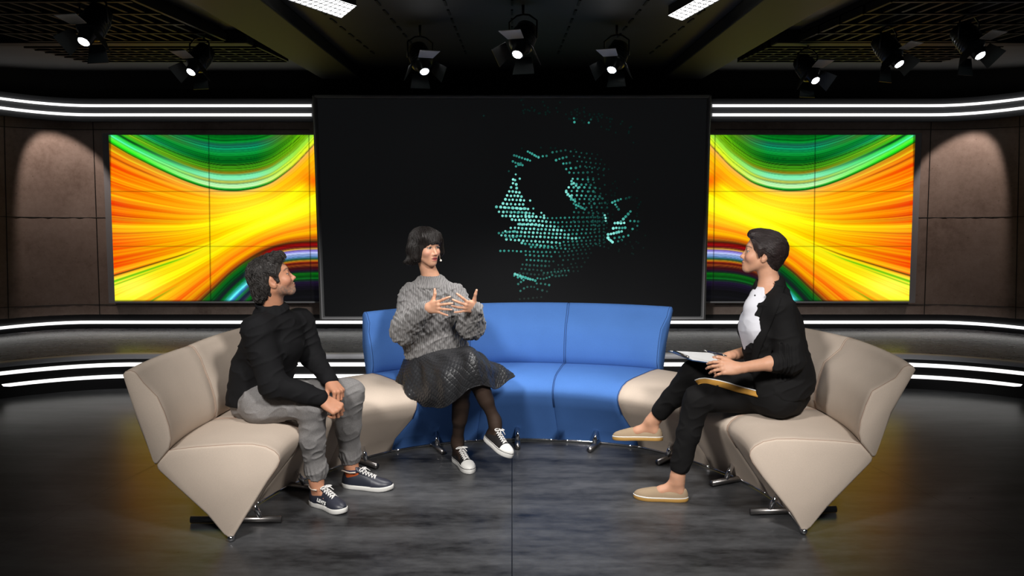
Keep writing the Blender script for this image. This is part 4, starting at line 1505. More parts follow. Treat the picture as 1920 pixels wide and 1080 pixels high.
# ------------------------------------------------------------------ people
def J(x, y, Y): return A3(atY(x, y, Y))
def foot_points(heel, toe, left, up=(0, 0, 1)):
    M, L = shoe_frame(heel, toe, up)
    g = lambda x, y, z: A3(M @ Vector((x * L, y, z)))
    return g(.20, 0, .105), g(.16, 0, .052), g(.50, left * -.004, .046), g(.64, left * -.008, .040)


def foot(an, pts, s=.82, sa=1.0):
    a, hl, mid, ball = pts
    return U(.030, [Cone(an, a, .036 * sa, .031 * sa), Cone(a, hl, .029 * s, .024 * s), Cone(a, mid, .029 * s, .022 * s), Cone(hl, mid, .024 * s, .022 * s), Cone(mid, ball, .022 * s, .016 * s)])


def horiz(yaw): a = math.radians(yaw); return np.array([math.cos(a), math.sin(a), 0.0])


def folds(P, amp, f=(9, 9, 14), fine=0.0, warp=.05):
    """creases in cloth: soft drape plus sharper ridges"""
    w = vnoise(P + 7.3, 6) * warp
    q = P + w[:, None] * np.array([1, -1, .6])
    d = -amp * 1.2 * (vnoise(q + 3.1, f) - .5)
    q2 = np.stack([q[:, 0] + q[:, 2] * .5, q[:, 1], q[:, 2] - .4 * q[:, 0]], 1)
    r = 1 - np.abs(2 * vnoise(q2 + 1.7, np.array(f) * np.array([1.3, 1.3, 2.2])) - 1)
    d = d - amp * .9 * (r ** 4)
    if fine: d = d - fine * (vnoise(P, 60) - .5)
    return d


def hair_mat(name, lo, hi, rough=.42, rot=(0, 0, 0), sc=(260, 260, 18)):
    t = NT(name)
    v = t.coord(sc, rot)
    n = t.noise(v, 1.0, 3, .6)
    t.l(t.ramp(n, [(.3, lo), (.7, hi)]), t.b.inputs['Base Color'])
    t.b.inputs['Roughness'].default_value = rough
    t.b.inputs['Specular IOR Level'].default_value = .45
    t.bump(n, .7, .003)
    return t.m


SKIN_M = (0.50, 0.235, 0.14)
SKIN_W = (0.58, 0.31, 0.20)
SKIN_I = (0.54, 0.285, 0.18)


def skin_paint(hf, base, nails, **kw):
    def fn(P):
        C = np.tile(np.array(base, float), (len(P), 1))
        n = vnoise(P, 35)[:, None]
        C = C * (.96 + .08 * n)
        head_paint(hf, C, P, **kw)
        for (tp, d), s in nails:
            m = np.exp(-(((P - A3(tp)) ** 2).sum(1) / (.0055 * s) ** 2) ** 2)[:, None] * .6
            C = C * (1 - m) + m * np.array([.72, .46, .38])
        return C
    return fn


# ---------------------------------- the man in the turtleneck
def build_man():
    hf = Fr(J(509.7, 522, 4.62), 19, 20, 0, .95)
    fwd = horiz(-38)
    pel = J(480, 745, 4.66); pel[2] = max(pel[2], .56)
    chest = J(511, 643, 4.64); neck = J(508, 588, 4.66); up = J(510, 612, 4.65)
    shR, shL = J(484, 618, 4.50), J(563, 604, 4.82)
    elR, elL = J(512, 722, 4.44), J(588, 672, 4.80)
    wrR, wrL = J(602, 748, 4.47), J(618, 712, 4.63)
    hipR, hipL = J(492, 758, 4.56), J(505, 748, 4.74)
    knR, knL = J(584, 757, 4.52), J(656, 736, 4.80)
    anR, anL = J(597, 893, 4.56), J(663, 876, 4.84)
    s1 = (atZ(583, 944, 0.0), atZ(648, 964, 0)); s2 = (atZ(641, 912, 0.0), atZ(737, 919, 0))
    fR, fL = foot_points(*s1, -1), foot_points(*s2, 1)
    anR = fR[0] + [-.004, 0, .035]; anL = fL[0] + [-.004, 0, .030]
    nails = []
    handR = hand(wrR + (wrR - elR) * .03, nv([.62, -.05, -.40]), nv([.25, -.62, .75]), 'R', 1.02, curls=[(62, 62, 30)] * 4, splay=(4, 1, -2, -6), thumb=[(.75, .35, -.55), (.85, .1, -.5), (.8, -.1, -.5)], nails=nails)
    handL = hand(wrL + (wrL - elL) * .02, nv([.45, -.42, -.38]), nv([.35, -.25, .92]), 'L', 1.0, curls=[(58, 58, 30)] * 4, splay=(4, 1, -2, -5), thumb=[(.75, .55, -.45), (.85, .3, -.5), (.9, .1, -.5)], nails=nails)
    body = U(.02, [
        U(.025, [head_parts(hf), Cone(hf.p((-.022, 0, -.045)), neck, .058, .062)]),
        Cone(neck, up, .062, .075), Cone(up, pel, .11, .12, fwd, 1.25), Cone(shR, shL, .045, .045), 
        Cone(hipR, hipL, .07, .07),
        U(.014, [U(.02, [Cone(shR, elR, .045, .038), Cone(elR, wrR, .038, .026)]), handR]),
        U(.014, [U(.02, [Cone(shL, elL, .045, .038), Cone(elL, wrL, .038, .026)]), handL]),
        Cone(hipR, knR, .065, .05), Cone(knR, anR, .05, .036), foot(anR, fR, .76, .95),
        Cone(hipL, knL, .065, .05), Cone(knL, anL, .05, .036), foot(anL, fL, .76, .95),
    ])
    p = vol('person', body, .0027, M_SKIN, None, paint=skin_paint(hf, SKIN_M, nails, lip=(.40, .15, .12), brow=(.05, .035, .03), iris=(.06, .04, .03), beard=(.16, .12, .10), cheek=(.55, .22, .16)))
    tag(p, 'seated man in black turtleneck and grey trousers, hands clasped, looking right', 'person')

    eyeballs(hf, p, (.05, .03, .02), (-.001, 0))
    # turtleneck sweater
    m = fabric('black_knit', (0.0075, 0.0075, 0.0085), 900, .35, .5, .85)
    back = -fwd
    sw = U(.05, [
        Cone(pel + [0, 0, .0], J(492, 700, 4.66), .158, .160, fwd, 1.28), Cone(J(492, 700, 4.66), chest, .158, .160, fwd, 1.22),
        Cone(chest, up, .150, .105, fwd, 1.18), Cone(shR, shL, .064, .060),
    ])
    sw = U(.045, [sw, Cone(shR + [0, 0, -.012], elR, .078, .062), Cone(shL + [0, 0, -.01], elL, .070, .056)])
    sw = U(.03, [sw, Cone(elR, wrR - nv(wrR - elR) * .006, .062, .040), Cone(elL, wrL - nv(wrL - elL) * .004, .056, .038)])
    nk = hf.p((-.022, 0, -.062))
    col = U(.006, [Cone(neck + [0, 0, -.03], neck + (nk - neck) * .22 + [0, 0, .0], .076, .068), Cone(neck + [0, 0, -.012], neck + [0, 0, -.010], .079, .079)])
    rl = [neck + (nk - neck) * q + np.array([.067 * math.cos(a), .066 * math.sin(a), .0 - .016 * math.cos(a + .7)]) for q in (.12, .34) for a in [2 * math.pi * i / 16 for i in range(16)]]
    rings = [Cone(rl[b + i], rl[b + (i + 1) % 16], .011, .011) for b in (0, 16) for i in range(16)]
    col = U(.006, [col] + rings)
    col = Cut(.006, col, Cone(neck + (nk - neck) * .42 + [0, 0, -.0], neck + (nk - neck) * .9, .056, .075))
    sw = U(.03, [sw, col])
    nt2 = Cut(.008, sw, Half(pel + [0, 0, -.035], [0.05, 0, 1]))
    vol('sweater', nt2, .0042, m, p, disp=lambda P: folds(P, .0075, (7, 7, 12), .001), damp=.013)
    # trousers
    m = fabric('grey_melange', (0.20, 0.192, 0.19), 450, .40, .6, .9)
    tr = U(.05, [Cone(hipR + [0, 0, .01], hipL + [0, 0, .01], .102, .102, None), Cone(pel + [-.02, 0, -.01], (hipR + hipL) / 2, .12, .10),
                 Cone(hipR, knR, .100, .068), Cone(hipL, knL, .098, .068)])
    cR = anR + [0, 0, .025]; cL = anL + [0, 0, .015]
    for kn, c in ((knR, cR), (knL, cL)):
        md = kn * .5 + c * .5
        tr = U(.035, [tr, Cone(kn, md + [-.01, 0, 0], .069, .060), Cone(md + [-.01, 0, 0], c + [0, 0, .03], .060, .052), Cone(c + [0, 0, .03], c, .051, .042)])
    tr = Cut(.004, Cut(.004, tr, Half(cR + [0, 0, -.012], [0, 0, -1]) if False else Cone(cR + [0, 0, -.08], cR + [0, 0, -.045], .05, .05)), Cone(cL + [0, 0, -.08], cL + [0, 0, -.045], .05, .05))
    def dt(P):
        d = folds(P, .0065, (10, 10, 12), .001)
        for c in (cR, cL):
            r = P - c; a = np.arctan2(r[:, 1], r[:, 0]); z = r[:, 2]
            w = np.exp(-((z - .02) / .03) ** 2) * (np.hypot(r[:, 0], r[:, 1]) < .09)
            d = d + w * .003 * np.sin(a * 16 + z * 30)
        return d
    vol('trousers', tr, .004, m, p, disp=dt, damp=.014)
    # hair
    hm = hair_mat('dark_wavy_hair', (0.008, 0.007, 0.007), (0.06, 0.052, 0.048), .45, (0, .5, .3), (180, 180, 45))
    hr = U(.02, [hf.ell((-.014, 0, .053), (.099, .083, .074)), hf.ell((-.047, 0, .005), (.069, .077, .083)), hf.ell((-.072, 0, -.045), (.048, .060, .060)),
                 hf.ell((.052, -.02, .100), (.045, .045, .026), 0, 15, 0), hf.ell((.075, -.018, .088), (.026, .03, .020)), hf.ell((.07, .02, .092), (.03, .035, .022)), hf.ell((-.10, .0, -.075), (.022, .04, .02)),
                 hf.cone((.012, -.073, .03), (.016, -.072, -.012), .014, .007), hf.cone((.012, .073, .03), (.016, .072, -.012), .014, .007)])
    hr = Cut(.008, hr, U(.01, [hf.ell((.098, 0, -.02), (.075, .10, .083)), hf.ell((-.004, -.085, -.018), (.017, .022, .032)), hf.ell((-.004, .085, -.018), (.017, .022, .032)), hf.ell((.03, 0, -.09), (.06, .1, .06))]))
    def hd(P):
        L = hf.loc(P)
        w = vnoise(L + 2, 22) * .035
        q = np.stack([L[:, 0] + w, L[:, 1] * 1.0 + w, L[:, 2] - L[:, 0] * .6], 1)
        return -(.009 * (vnoise(q, (55, 55, 30)) - .45) + .006 * (vnoise(q + w[:, None], (130, 130, 60)) - .5))
    h = vol('hair', hr, .0026, hm, p, disp=hd, damp=.009, smooth_it=1)
    h['label'] = 'dark wavy hair'
    inhair = lambda L: ~(((L[..., 0] > .052) & (L[..., 2] < .062)) | ((np.abs(L[..., 1]) > .05) & (L[..., 0] > .034) & (L[..., 2] < .05)) | ((np.abs(L[..., 0] + .004) < .022) & (L[..., 2] < .016) & (np.abs(L[..., 1]) > .06))).any(1)
    strands('hair_locks', hr, hf, lambda L: nv2(L - np.array([-.03, .01, .13])), 5200, 12, .0058, hm, h, (.0, .005), .0011, .75, 3, inhair, hd)
    # socks
    so = [plain('navy_sock', (0.02, .022, .06), .9), plain('orange_sock', (0.42, .07, .01), .9)]
    sv_ = Cut(.003, Cut(.003, foot(anL, fL, .82, 1.02), Half(fL[0] + [0, 0, -.016], [0, 0, -1])), Half(fL[0] + [0, 0, -.050], [0, 0, 1]))
    vol('sock', sv_, .003, so[1], p)['label'] = 'orange and navy patterned sock'
    sv_ = Cut(.003, Cut(.003, foot(anL, fL, .84, 1.05), Half(fL[0] + [0, 0, .002], [0, 0, -1])), Half(fL[0] + [0, 0, -.017], [0, 0, 1]))
    vol('sock_band', sv_, .003, so[0], p)
    # shoes
    _, M1, L1 = sneaker('right navy sneaker with white laces and white lettering', *s1, -1, (0, 0, 1), p, 'navy', 1.04)
    sh = _
    cu = bpy.data.curves.new('lettering', 'FONT'); cu.body = "LEVI'S"; cu.size = .024; cu.extrude = .0006; cu.align_x = 'LEFT'; cu.space_character = 1.05; cu.offset = .0007
    cu.materials.append(plain('white_print', (.8, .8, .78), .5))
    to = bpy.data.objects.new('lettering', cu)
    me = bpy.data.meshes.new_from_object(to); bpy.data.objects.remove(to); me.name = 'lettering'
    to = bpy.data.objects.new('lettering', me); COL.objects.link(to); to.parent = sh
    R3 = Matrix.Rotation(math.radians(-9), 4, 'Z') @ Matrix.Rotation(math.radians(-12), 4, 'X')
    to.matrix_world = M1 @ Matrix(((1, 0, 0, .088), (0, 0, -1, -.0400), (0, 1, 0, .044), (0, 0, 0, 1))) @ R3
    to.matrix_parent_inverse = Matrix.Identity(4)
    sneaker('left navy sneaker with white laces', *s2, 1, (0, 0, 1), p, 'navy', 1.0)


# ---------------------------------- the woman in the grey sweater
def build_woman():
    hf = Fr(J(798, 463.5, 5.47), -48, 2, 0, .92)
    fwd = horiz(-76)
    pel = J(815, 676, 5.50); chest = J(812, 585, 5.50); up = J(810, 548, 5.50); neck = J(808, 522, 5.50)
    shR, shL = J(772, 553, 5.50), J(852, 553, 5.46)
    elR, elL = J(757, 618, 5.34), J(884, 606, 5.34)
    wrR, wrL = J(802, 577, 5.16), J(893, 577, 5.20)
    hipR, hipL = J(790, 690, 5.46), J(838, 690, 5.46)
    knL, anL = J(868, 722, 5.14), J(858, 845, 5.24)      # planted leg
    knR, anR = J(886, 692, 5.09), J(913, 806, 5.10)      # crossed leg
    s1 = (atZ(852, 862, .0), atZ(884, 889, 0)); s2 = (atY(908, 822, 5.13), atY(957, 855, 4.97) + Vector((0, 0, -.015)), (0.0, .25, 1))
    fL, fR = foot_points(*s1, -1), foot_points(s2[0], s2[1], 1, s2[2])
    anL = fL[0] + [0, 0, .03]; anR = fR[0] + [-.005, .01, .03]
    nails = []
    # her right hand: fingers point to image right, back of the hand to the camera, thumb up
    handR = hand(wrR, nv([.74, -.55, .14]), nv([.35, -.90, .20]), 'R', .90, curls=[(6, 8, 6), (10, 10, 8), (12, 12, 8), (12, 14, 10)], splay=(18, 4, -8, -24),
                 thumb=[(.55, .85, -.05), (.35, .94, .0), (.0, 1.0, .05)], nails=nails)
    handL = hand(wrL, nv([-.72, -.62, .20]), nv([-.40, -.88, .10]), 'L', .88, curls=[(10, 14, 10), (16, 14, 10), (18, 16, 12), (14, 14, 10)], splay=(26, 8, -8, -26),
                 thumb=[(.35, .92, .15), (.25, .95, .2), (.1, .98, .1)], nails=nails)
    body = U(.02, [
        U(.022, [head_parts(hf, True, .006), Cone(hf.p((-.020, 0, -.05)), neck, .046, .050)]),
        Cone(neck, up, .052, .07), Cone(up, pel, .09, .10, fwd, 1.25), Cone(shR, shL, .038, .038), Cone(hipR, hipL, .07, .07),
        U(.012, [U(.02, [Cone(shR, elR, .038, .032), Cone(elR, wrR, .032, .0225)]), handR]),
        U(.012, [U(.02, [Cone(shL, elL, .038, .032), Cone(elL, wrL, .032, .0225)]), handL]),
        Cone(hipR, knR, .07, .05), U(.03, [Cone(knR, anR, .046, .029), Cone(knR * .65 + anR * .35 + [0, .015, 0], knR * .4 + anR * .6, .046, .038)]), foot(anR, fR, .78, .82),
        Cone(hipL, knL, .07, .05), U(.03, [Cone(knL, anL, .046, .029), Cone(knL * .65 + anL * .35 + [0, .015, 0], knL * .4 + anL * .6, .046, .038)]), foot(anL, fL, .78, .82),
    ])
    p = vol('person', body, .0027, M_SKIN, None, paint=skin_paint(hf, SKIN_W, nails, pout=.004, lip=(.30, .045, .055), brow=(.03, .02, .018), iris=(.05, .03, .02), cheek=(.62, .26, .2), gaze=(.002, 0)))
    tag(p, 'seated woman with black bob and grey cable-knit sweater, both hands raised, legs crossed', 'person')
    eyeballs(hf, p, (.045, .025, .015), (.002, 0))
    # sheer tights
    tm = NT('sheer_black_tights'); lw = tm.n('ShaderNodeLayerWeight'); lw.inputs['Blend'].default_value = .35
    tm.l(tm.ramp(lw.outputs['Facing'], [(0.0, (.040, .024, .017)), (.8, (.006, .005, .005))]), tm.b.inputs['Base Color']); tm.b.inputs['Roughness'].default_value = .6
    tm.b.inputs['Specular IOR Level'].default_value = .2
    def leg(kn, an, ft):
        a, hl, mid, ball = ft
        return U(.03, [Cone(kn, an, .0475, .0315), Cone(kn * .65 + an * .35 + [0, .015, 0], kn * .4 + an * .6, .0475, .0395), foot(an, ft, .83, .88)])
    tg = U(.02, [U(.004, [leg(knR, anR, fR), leg(knL, anL, fL)]), Cone(hipR, knR, .075, .054), Cone(hipL, knL, .075, .054)])
    vol('tights', tg, .004, tm.m, p)
    # cable knit sweater
    t = NT('grey_cable_knit')
    v = t.coord()
    wv = t.n('ShaderNodeTexWave', wave_type='BANDS', bands_direction='X'); wv.inputs['Scale'].default_value = 24; wv.inputs['Distortion'].default_value = 9; wv.inputs['Detail'].default_value = 2.5; wv.inputs['Detail Scale'].default_value = .55
    t.l(v, wv.inputs['Vector'])
    nz = t.noise(v, 420, 3, .7)
    ad = t.n('ShaderNodeMath', operation='MULTIPLY_ADD'); t.l(nz, ad.inputs[0]); ad.inputs[1].default_value = .45; t.l(wv.outputs['Fac'], ad.inputs[2])
    t.l(t.ramp(ad.outputs[0], [(.1, (.135, .13, .13)), (1.3 if False else 1.0, (.215, .207, .205))]), t.b.inputs['Base Color'])
    t.b.inputs['Roughness'].default_value = .95; t.b.inputs['Specular IOR Level'].default_value = .1; t.b.inputs['Sheen Weight'].default_value = .25
    t.bump(ad.outputs[0], .7, .004)
    sw = U(.06, [Cone(J(818, 655, 5.50), J(815, 620, 5.50), .192, .180, fwd, 1.32), Cone(J(815, 620, 5.50), chest, .176, .160, fwd, 1.22), Cone(chest, up, .160, .115, fwd, 1.25),
                 Cone(shR, shL, .060, .060)])
    sw = U(.04, [sw, Cone(shR, elR, .062, .072), Cone(shL, elL, .060, .066), Cone(elR + [0, 0, -.01], wrR + (elR - wrR) * .10, .074, .043), Cone(elL + [.0, 0, -.015], wrL + (elL - wrL) * .06, .078, .044)])
    sw = U(.02, [sw, Cone(up + [0, 0, .005], neck + [0, 0, -.012], .085, .066)])
    nkc = hf.p((-.02, 0, -.05))
    sw = Cut(.008, sw, U(0, [Cone(neck + [0, 0, .0], neck + [0, 0, .08], .053, .062), Half(J(815, 665, 5.45), [-.17, 0, 1])]))
    def kd(P):
        L = P - chest
        a = L[:, 0] * 1.0 + L[:, 1] * .35
        ph = 2 * math.pi * a / .060
        z = 2 * math.pi * P[:, 2] / .075
        d = .0030 * np.sin(ph + 1.9 * np.sin(z)) + .0022 * np.sin(2 * ph - 2.4 * np.sin(z + 1.0)) + .0012 * np.sin(4 * ph)
        far = np.clip((np.linalg.norm(P - neck, axis=1) - .09) / .04, 0, 1)
        return (folds(P, .009, (6, 6, 9), .002) - d) * far
    vol('sweater', sw, .004, t.m, p, disp=kd, damp=.022)
    # ribbed collar and loose yarn tassels at the sleeve seam
    ringp = [neck + np.array([0.074 * math.cos(a), .074 * math.sin(a), -.004 + .013 * math.sin(a)]) for a in [2 * math.pi * i / 20 for i in range(20)]]
    ringq = [neck + np.array([0.102 * math.cos(a), .098 * math.sin(a), -.036 + .010 * math.sin(a)]) for a in [2 * math.pi * i / 20 for i in range(20)]]
    rg_ = U(.006, [Cone(ringp[i], ringp[(i + 1) % 20], .0075, .0075) for i in range(20)] + [Cone(ringq[i], ringq[(i + 1) % 20], .010, .010) for i in range(20)] + [Cone(ringp[i], ringq[i], .0095, .0115) for i in range(20)])
    vol('collar', rg_, .0026, plain('grey_rib_knit', (.19, .183, .18), .95, 0, .1), p, disp=lambda P: -.0028 * np.sin(40 * np.arctan2(P[:, 1] - neck[1], P[:, 0] - neck[0])), damp=.004, smooth_it=0)
    # quilted skirt
    CT = [[(758, 674, 5.54), (751, 694, 5.49), (744, 712, 5.42), (743, 732, 5.38), (745, 742, 5.36)],
          [(768, 674, 5.42), (764, 695, 5.35), (762, 720, 5.27), (764, 740, 5.23), (768, 753, 5.24)],
          [(785, 667, 5.37), (790, 690, 5.27), (793, 718, 5.17), (796, 745, 5.15), (797, 760, 5.19)],
          [(805, 663, 5.35), (815, 680, 5.19), (822, 705, 5.06), (826, 740, 5.05), (826, 764, 5.09)],
          [(825, 658, 5.35), (845, 666, 5.17), (857, 688, 5.03), (856, 722, 5.00), (852, 752, 5.03)],
          [(845, 655, 5.37), (866, 656, 5.17), (879, 668, 5.01), (878, 700, 4.97), (876, 730, 5.00)],
          [(862, 654, 5.41), (886, 655, 5.19), (899, 672, 5.02), (903, 700, 4.99), (906, 722, 5.01)],
          [(875, 656, 5.46), (902, 665, 5.29), (918, 688, 5.14), (922, 710, 5.12), (926, 729, 5.11)],
          [(880, 660, 5.52), (908, 675, 5.40), (935, 688, 5.30), (940, 702, 5.24), (938, 724, 5.19)],
          [(882, 666, 5.56), (915, 680, 5.45), (946, 690, 5.38), (960, 697, 5.33), (966, 703, 5.30)]]
    G = np.array([[J(*q) for q in c] for c in CT])                   # 10 x 5 x 3
    def cr(A, n):
        m = len(A); out = []
        E = np.concatenate([[2 * A[0] - A[1]], A, [2 * A[-1] - A[-2]]])
        for s in np.linspace(0, m - 1, n):
            i = min(int(s), m - 2); u = s - i
            p0, p1, p2, p3 = E[i], E[i + 1], E[i + 2], E[i + 3]
            out.append(.5 * ((2 * p1) + (-p0 + p2) * u + (2 * p0 - 5 * p1 + 4 * p2 - p3) * u * u + (-p0 + 3 * p1 - 3 * p2 + p3) * u ** 3))
        return np.array(out)
    NU, NV = 420, 170
    G1 = cr(G, NU); G2 = np.transpose(cr(np.transpose(G1, (1, 0, 2)), NV), (1, 0, 2))   # NU x NV x 3
    du = np.gradient(G2, axis=0); dv = np.gradient(G2, axis=1)
    N = np.cross(du, dv); N /= np.linalg.norm(N, axis=-1, keepdims=True) + 1e-9
    if (N[..., 1].mean()) > 0: N = -N
    su = np.cumsum(np.linalg.norm(du, axis=-1), 0); sv = np.cumsum(np.linalg.norm(dv, axis=-1), 1)
    su = su.mean(1)[:, None] + 0 * sv
    big = .007 * np.sin(su * 38 + sv * 6) * np.clip(sv / .2, 0, 1) + .003 * np.sin(su * 70 - sv * 14) * np.clip(sv / .12, 0, 1)
    P_ = .024
    q = 1.0
    tri = np.minimum.reduce([np.abs(((sv / P_ * 1.0) % 1) - .5), np.abs((((su * .866 + sv * .5) / P_) % 1) - .5), np.abs((((su * .866 - sv * .5) / P_) % 1) - .5)])
    quilt = .0030 * (np.clip(tri / .2, 0, 1) ** .7)
    G3 = G2 + N * (big + quilt)[..., None]
    idx = np.arange(NU * NV).reshape(NU, NV)
    Fq = np.stack([idx[:-1, :-1], idx[1:, :-1], idx[1:, 1:], idx[:-1, 1:]], -1).reshape(-1, 4)
    me = bpy.data.meshes.new('skirt'); me.from_pydata(G3.reshape(-1, 3).tolist(), [], Fq.tolist())
    sm_ = plain('black_quilted_leatherette', (0.022, 0.0225, 0.025), .40, 0, .5)
    o = link('skirt', me, sm_, p, True); md = o.modifiers.new('solid', 'SOLIDIFY'); md.thickness = .006; md.offset = 0
    mb = MB(); mb.tube([Vector(x) for x in G3[::4, -1]], .004, 6); mb.build('skirt_hem', sm_, p, True)
    # bob
    hm = hair_mat('black_straight_hair', (0.004, 0.0035, 0.0035), (0.024, 0.018, 0.016), .42, (0, 0, 0), (420, 420, 14))
    hr = U(.025, [hf.ell((-.012, 0, .050), (.106, .094, .082)), hf.ell((-.025, 0, -.01), (.098, .100, .085)),
                  hf.cone((-.01, -.082, .0), (.002, -.085, -.062), .030, .024), hf.cone((-.01, .082, .0), (.012, .082, -.050), .026, .018),
                  hf.cone((-.06, -.05, -.03), (-.05, -.075, -.085), .045, .026), hf.cone((-.075, 0, -.02), (-.078, 0, -.078), .045, .03), hf.cone((-.06, .05, -.03), (-.05, .07, -.07), .042, .022),
                  hf.cone((.055, -.045, .065), (.080, -.030, .028), .035, .012), hf.cone((.060, .0, .07), (.094, .0, .032), .030, .010), hf.cone((.055, .045, .065), (.080, .035, .026), .034, .012),
                  hf.cone((-.045, -.095, -.085), (-.075, -.115, -.092), .022, .007), hf.cone((.030, .078, .030), (.040, .096, -.030), .032, .014), hf.cone((.0, .085, .0), (.028, .098, -.045), .026, .012)])
    hr = Cut(.006, hr, U(.012, [hf.ell((.105, .003, -.055), (.074, .070, .083)), hf.ell((.02, 0, -.115), (.075, .052, .045))]))
    def hd(P):
        L = hf.loc(P); a = np.arctan2(L[:, 1], L[:, 0] + .01); r = np.hypot(L[:, 1], L[:, 0] + .01)
        q = np.stack([a * 9, r * 10, L[:, 2] * 6], 1)
        return -(.005 * (vnoise(q, 1.6) - .5) + .0035 * (vnoise(q + 5, 4.5) - .5))
    h = vol('hair', hr, .0026, hm, p, disp=hd, damp=.006); h['label'] = 'black bob with a fringe'
    inhair = lambda L: ~((L[..., 0] > .035) & (L[..., 2] < .018) & (np.abs(L[..., 1]) < .075)).any(1)
    strands('hair_locks', hr, hf, lambda L: nv2(L - np.array([-.015, 0, .14])), 6000, 14, .0075, hm, h, (.0, .0025), .0008, .08, 5, inhair, hd)
    # small head-worn microphone beside the mouth
    mc = atY(826.6, 488.5, 5.40)
    mb = MB(); mb.lathe([(.0060 * math.sin(math.pi * i / 8) + 1e-5, -.0065 * math.cos(math.pi * i / 8)) for i in range(9)], Matrix.Translation(mc), 14)
    mb.build('microphone_capsule', plain('cream_capsule', (.75, .72, .62), .3), p, True)
    mb = MB(); mb.tube([mc, mc + Vector((-.006, .01, .012)), Vector(hf.p((.050, .072, -.045))), Vector(hf.p((.01, .080, -.02)))], .0011, 6); mb.build('microphone_boom', plain('boom', (.35, .25, .18), .5), p, True)
    sneaker('right black canvas sneaker with white toe cap, lifted off the floor', s2[0], s2[1], 1, s2[2], p, 'canvas', .95)
    sneaker('left black canvas sneaker with white toe cap, flat on the floor', *s1, -1, (0, 0, 1), p, 'canvas', .95)


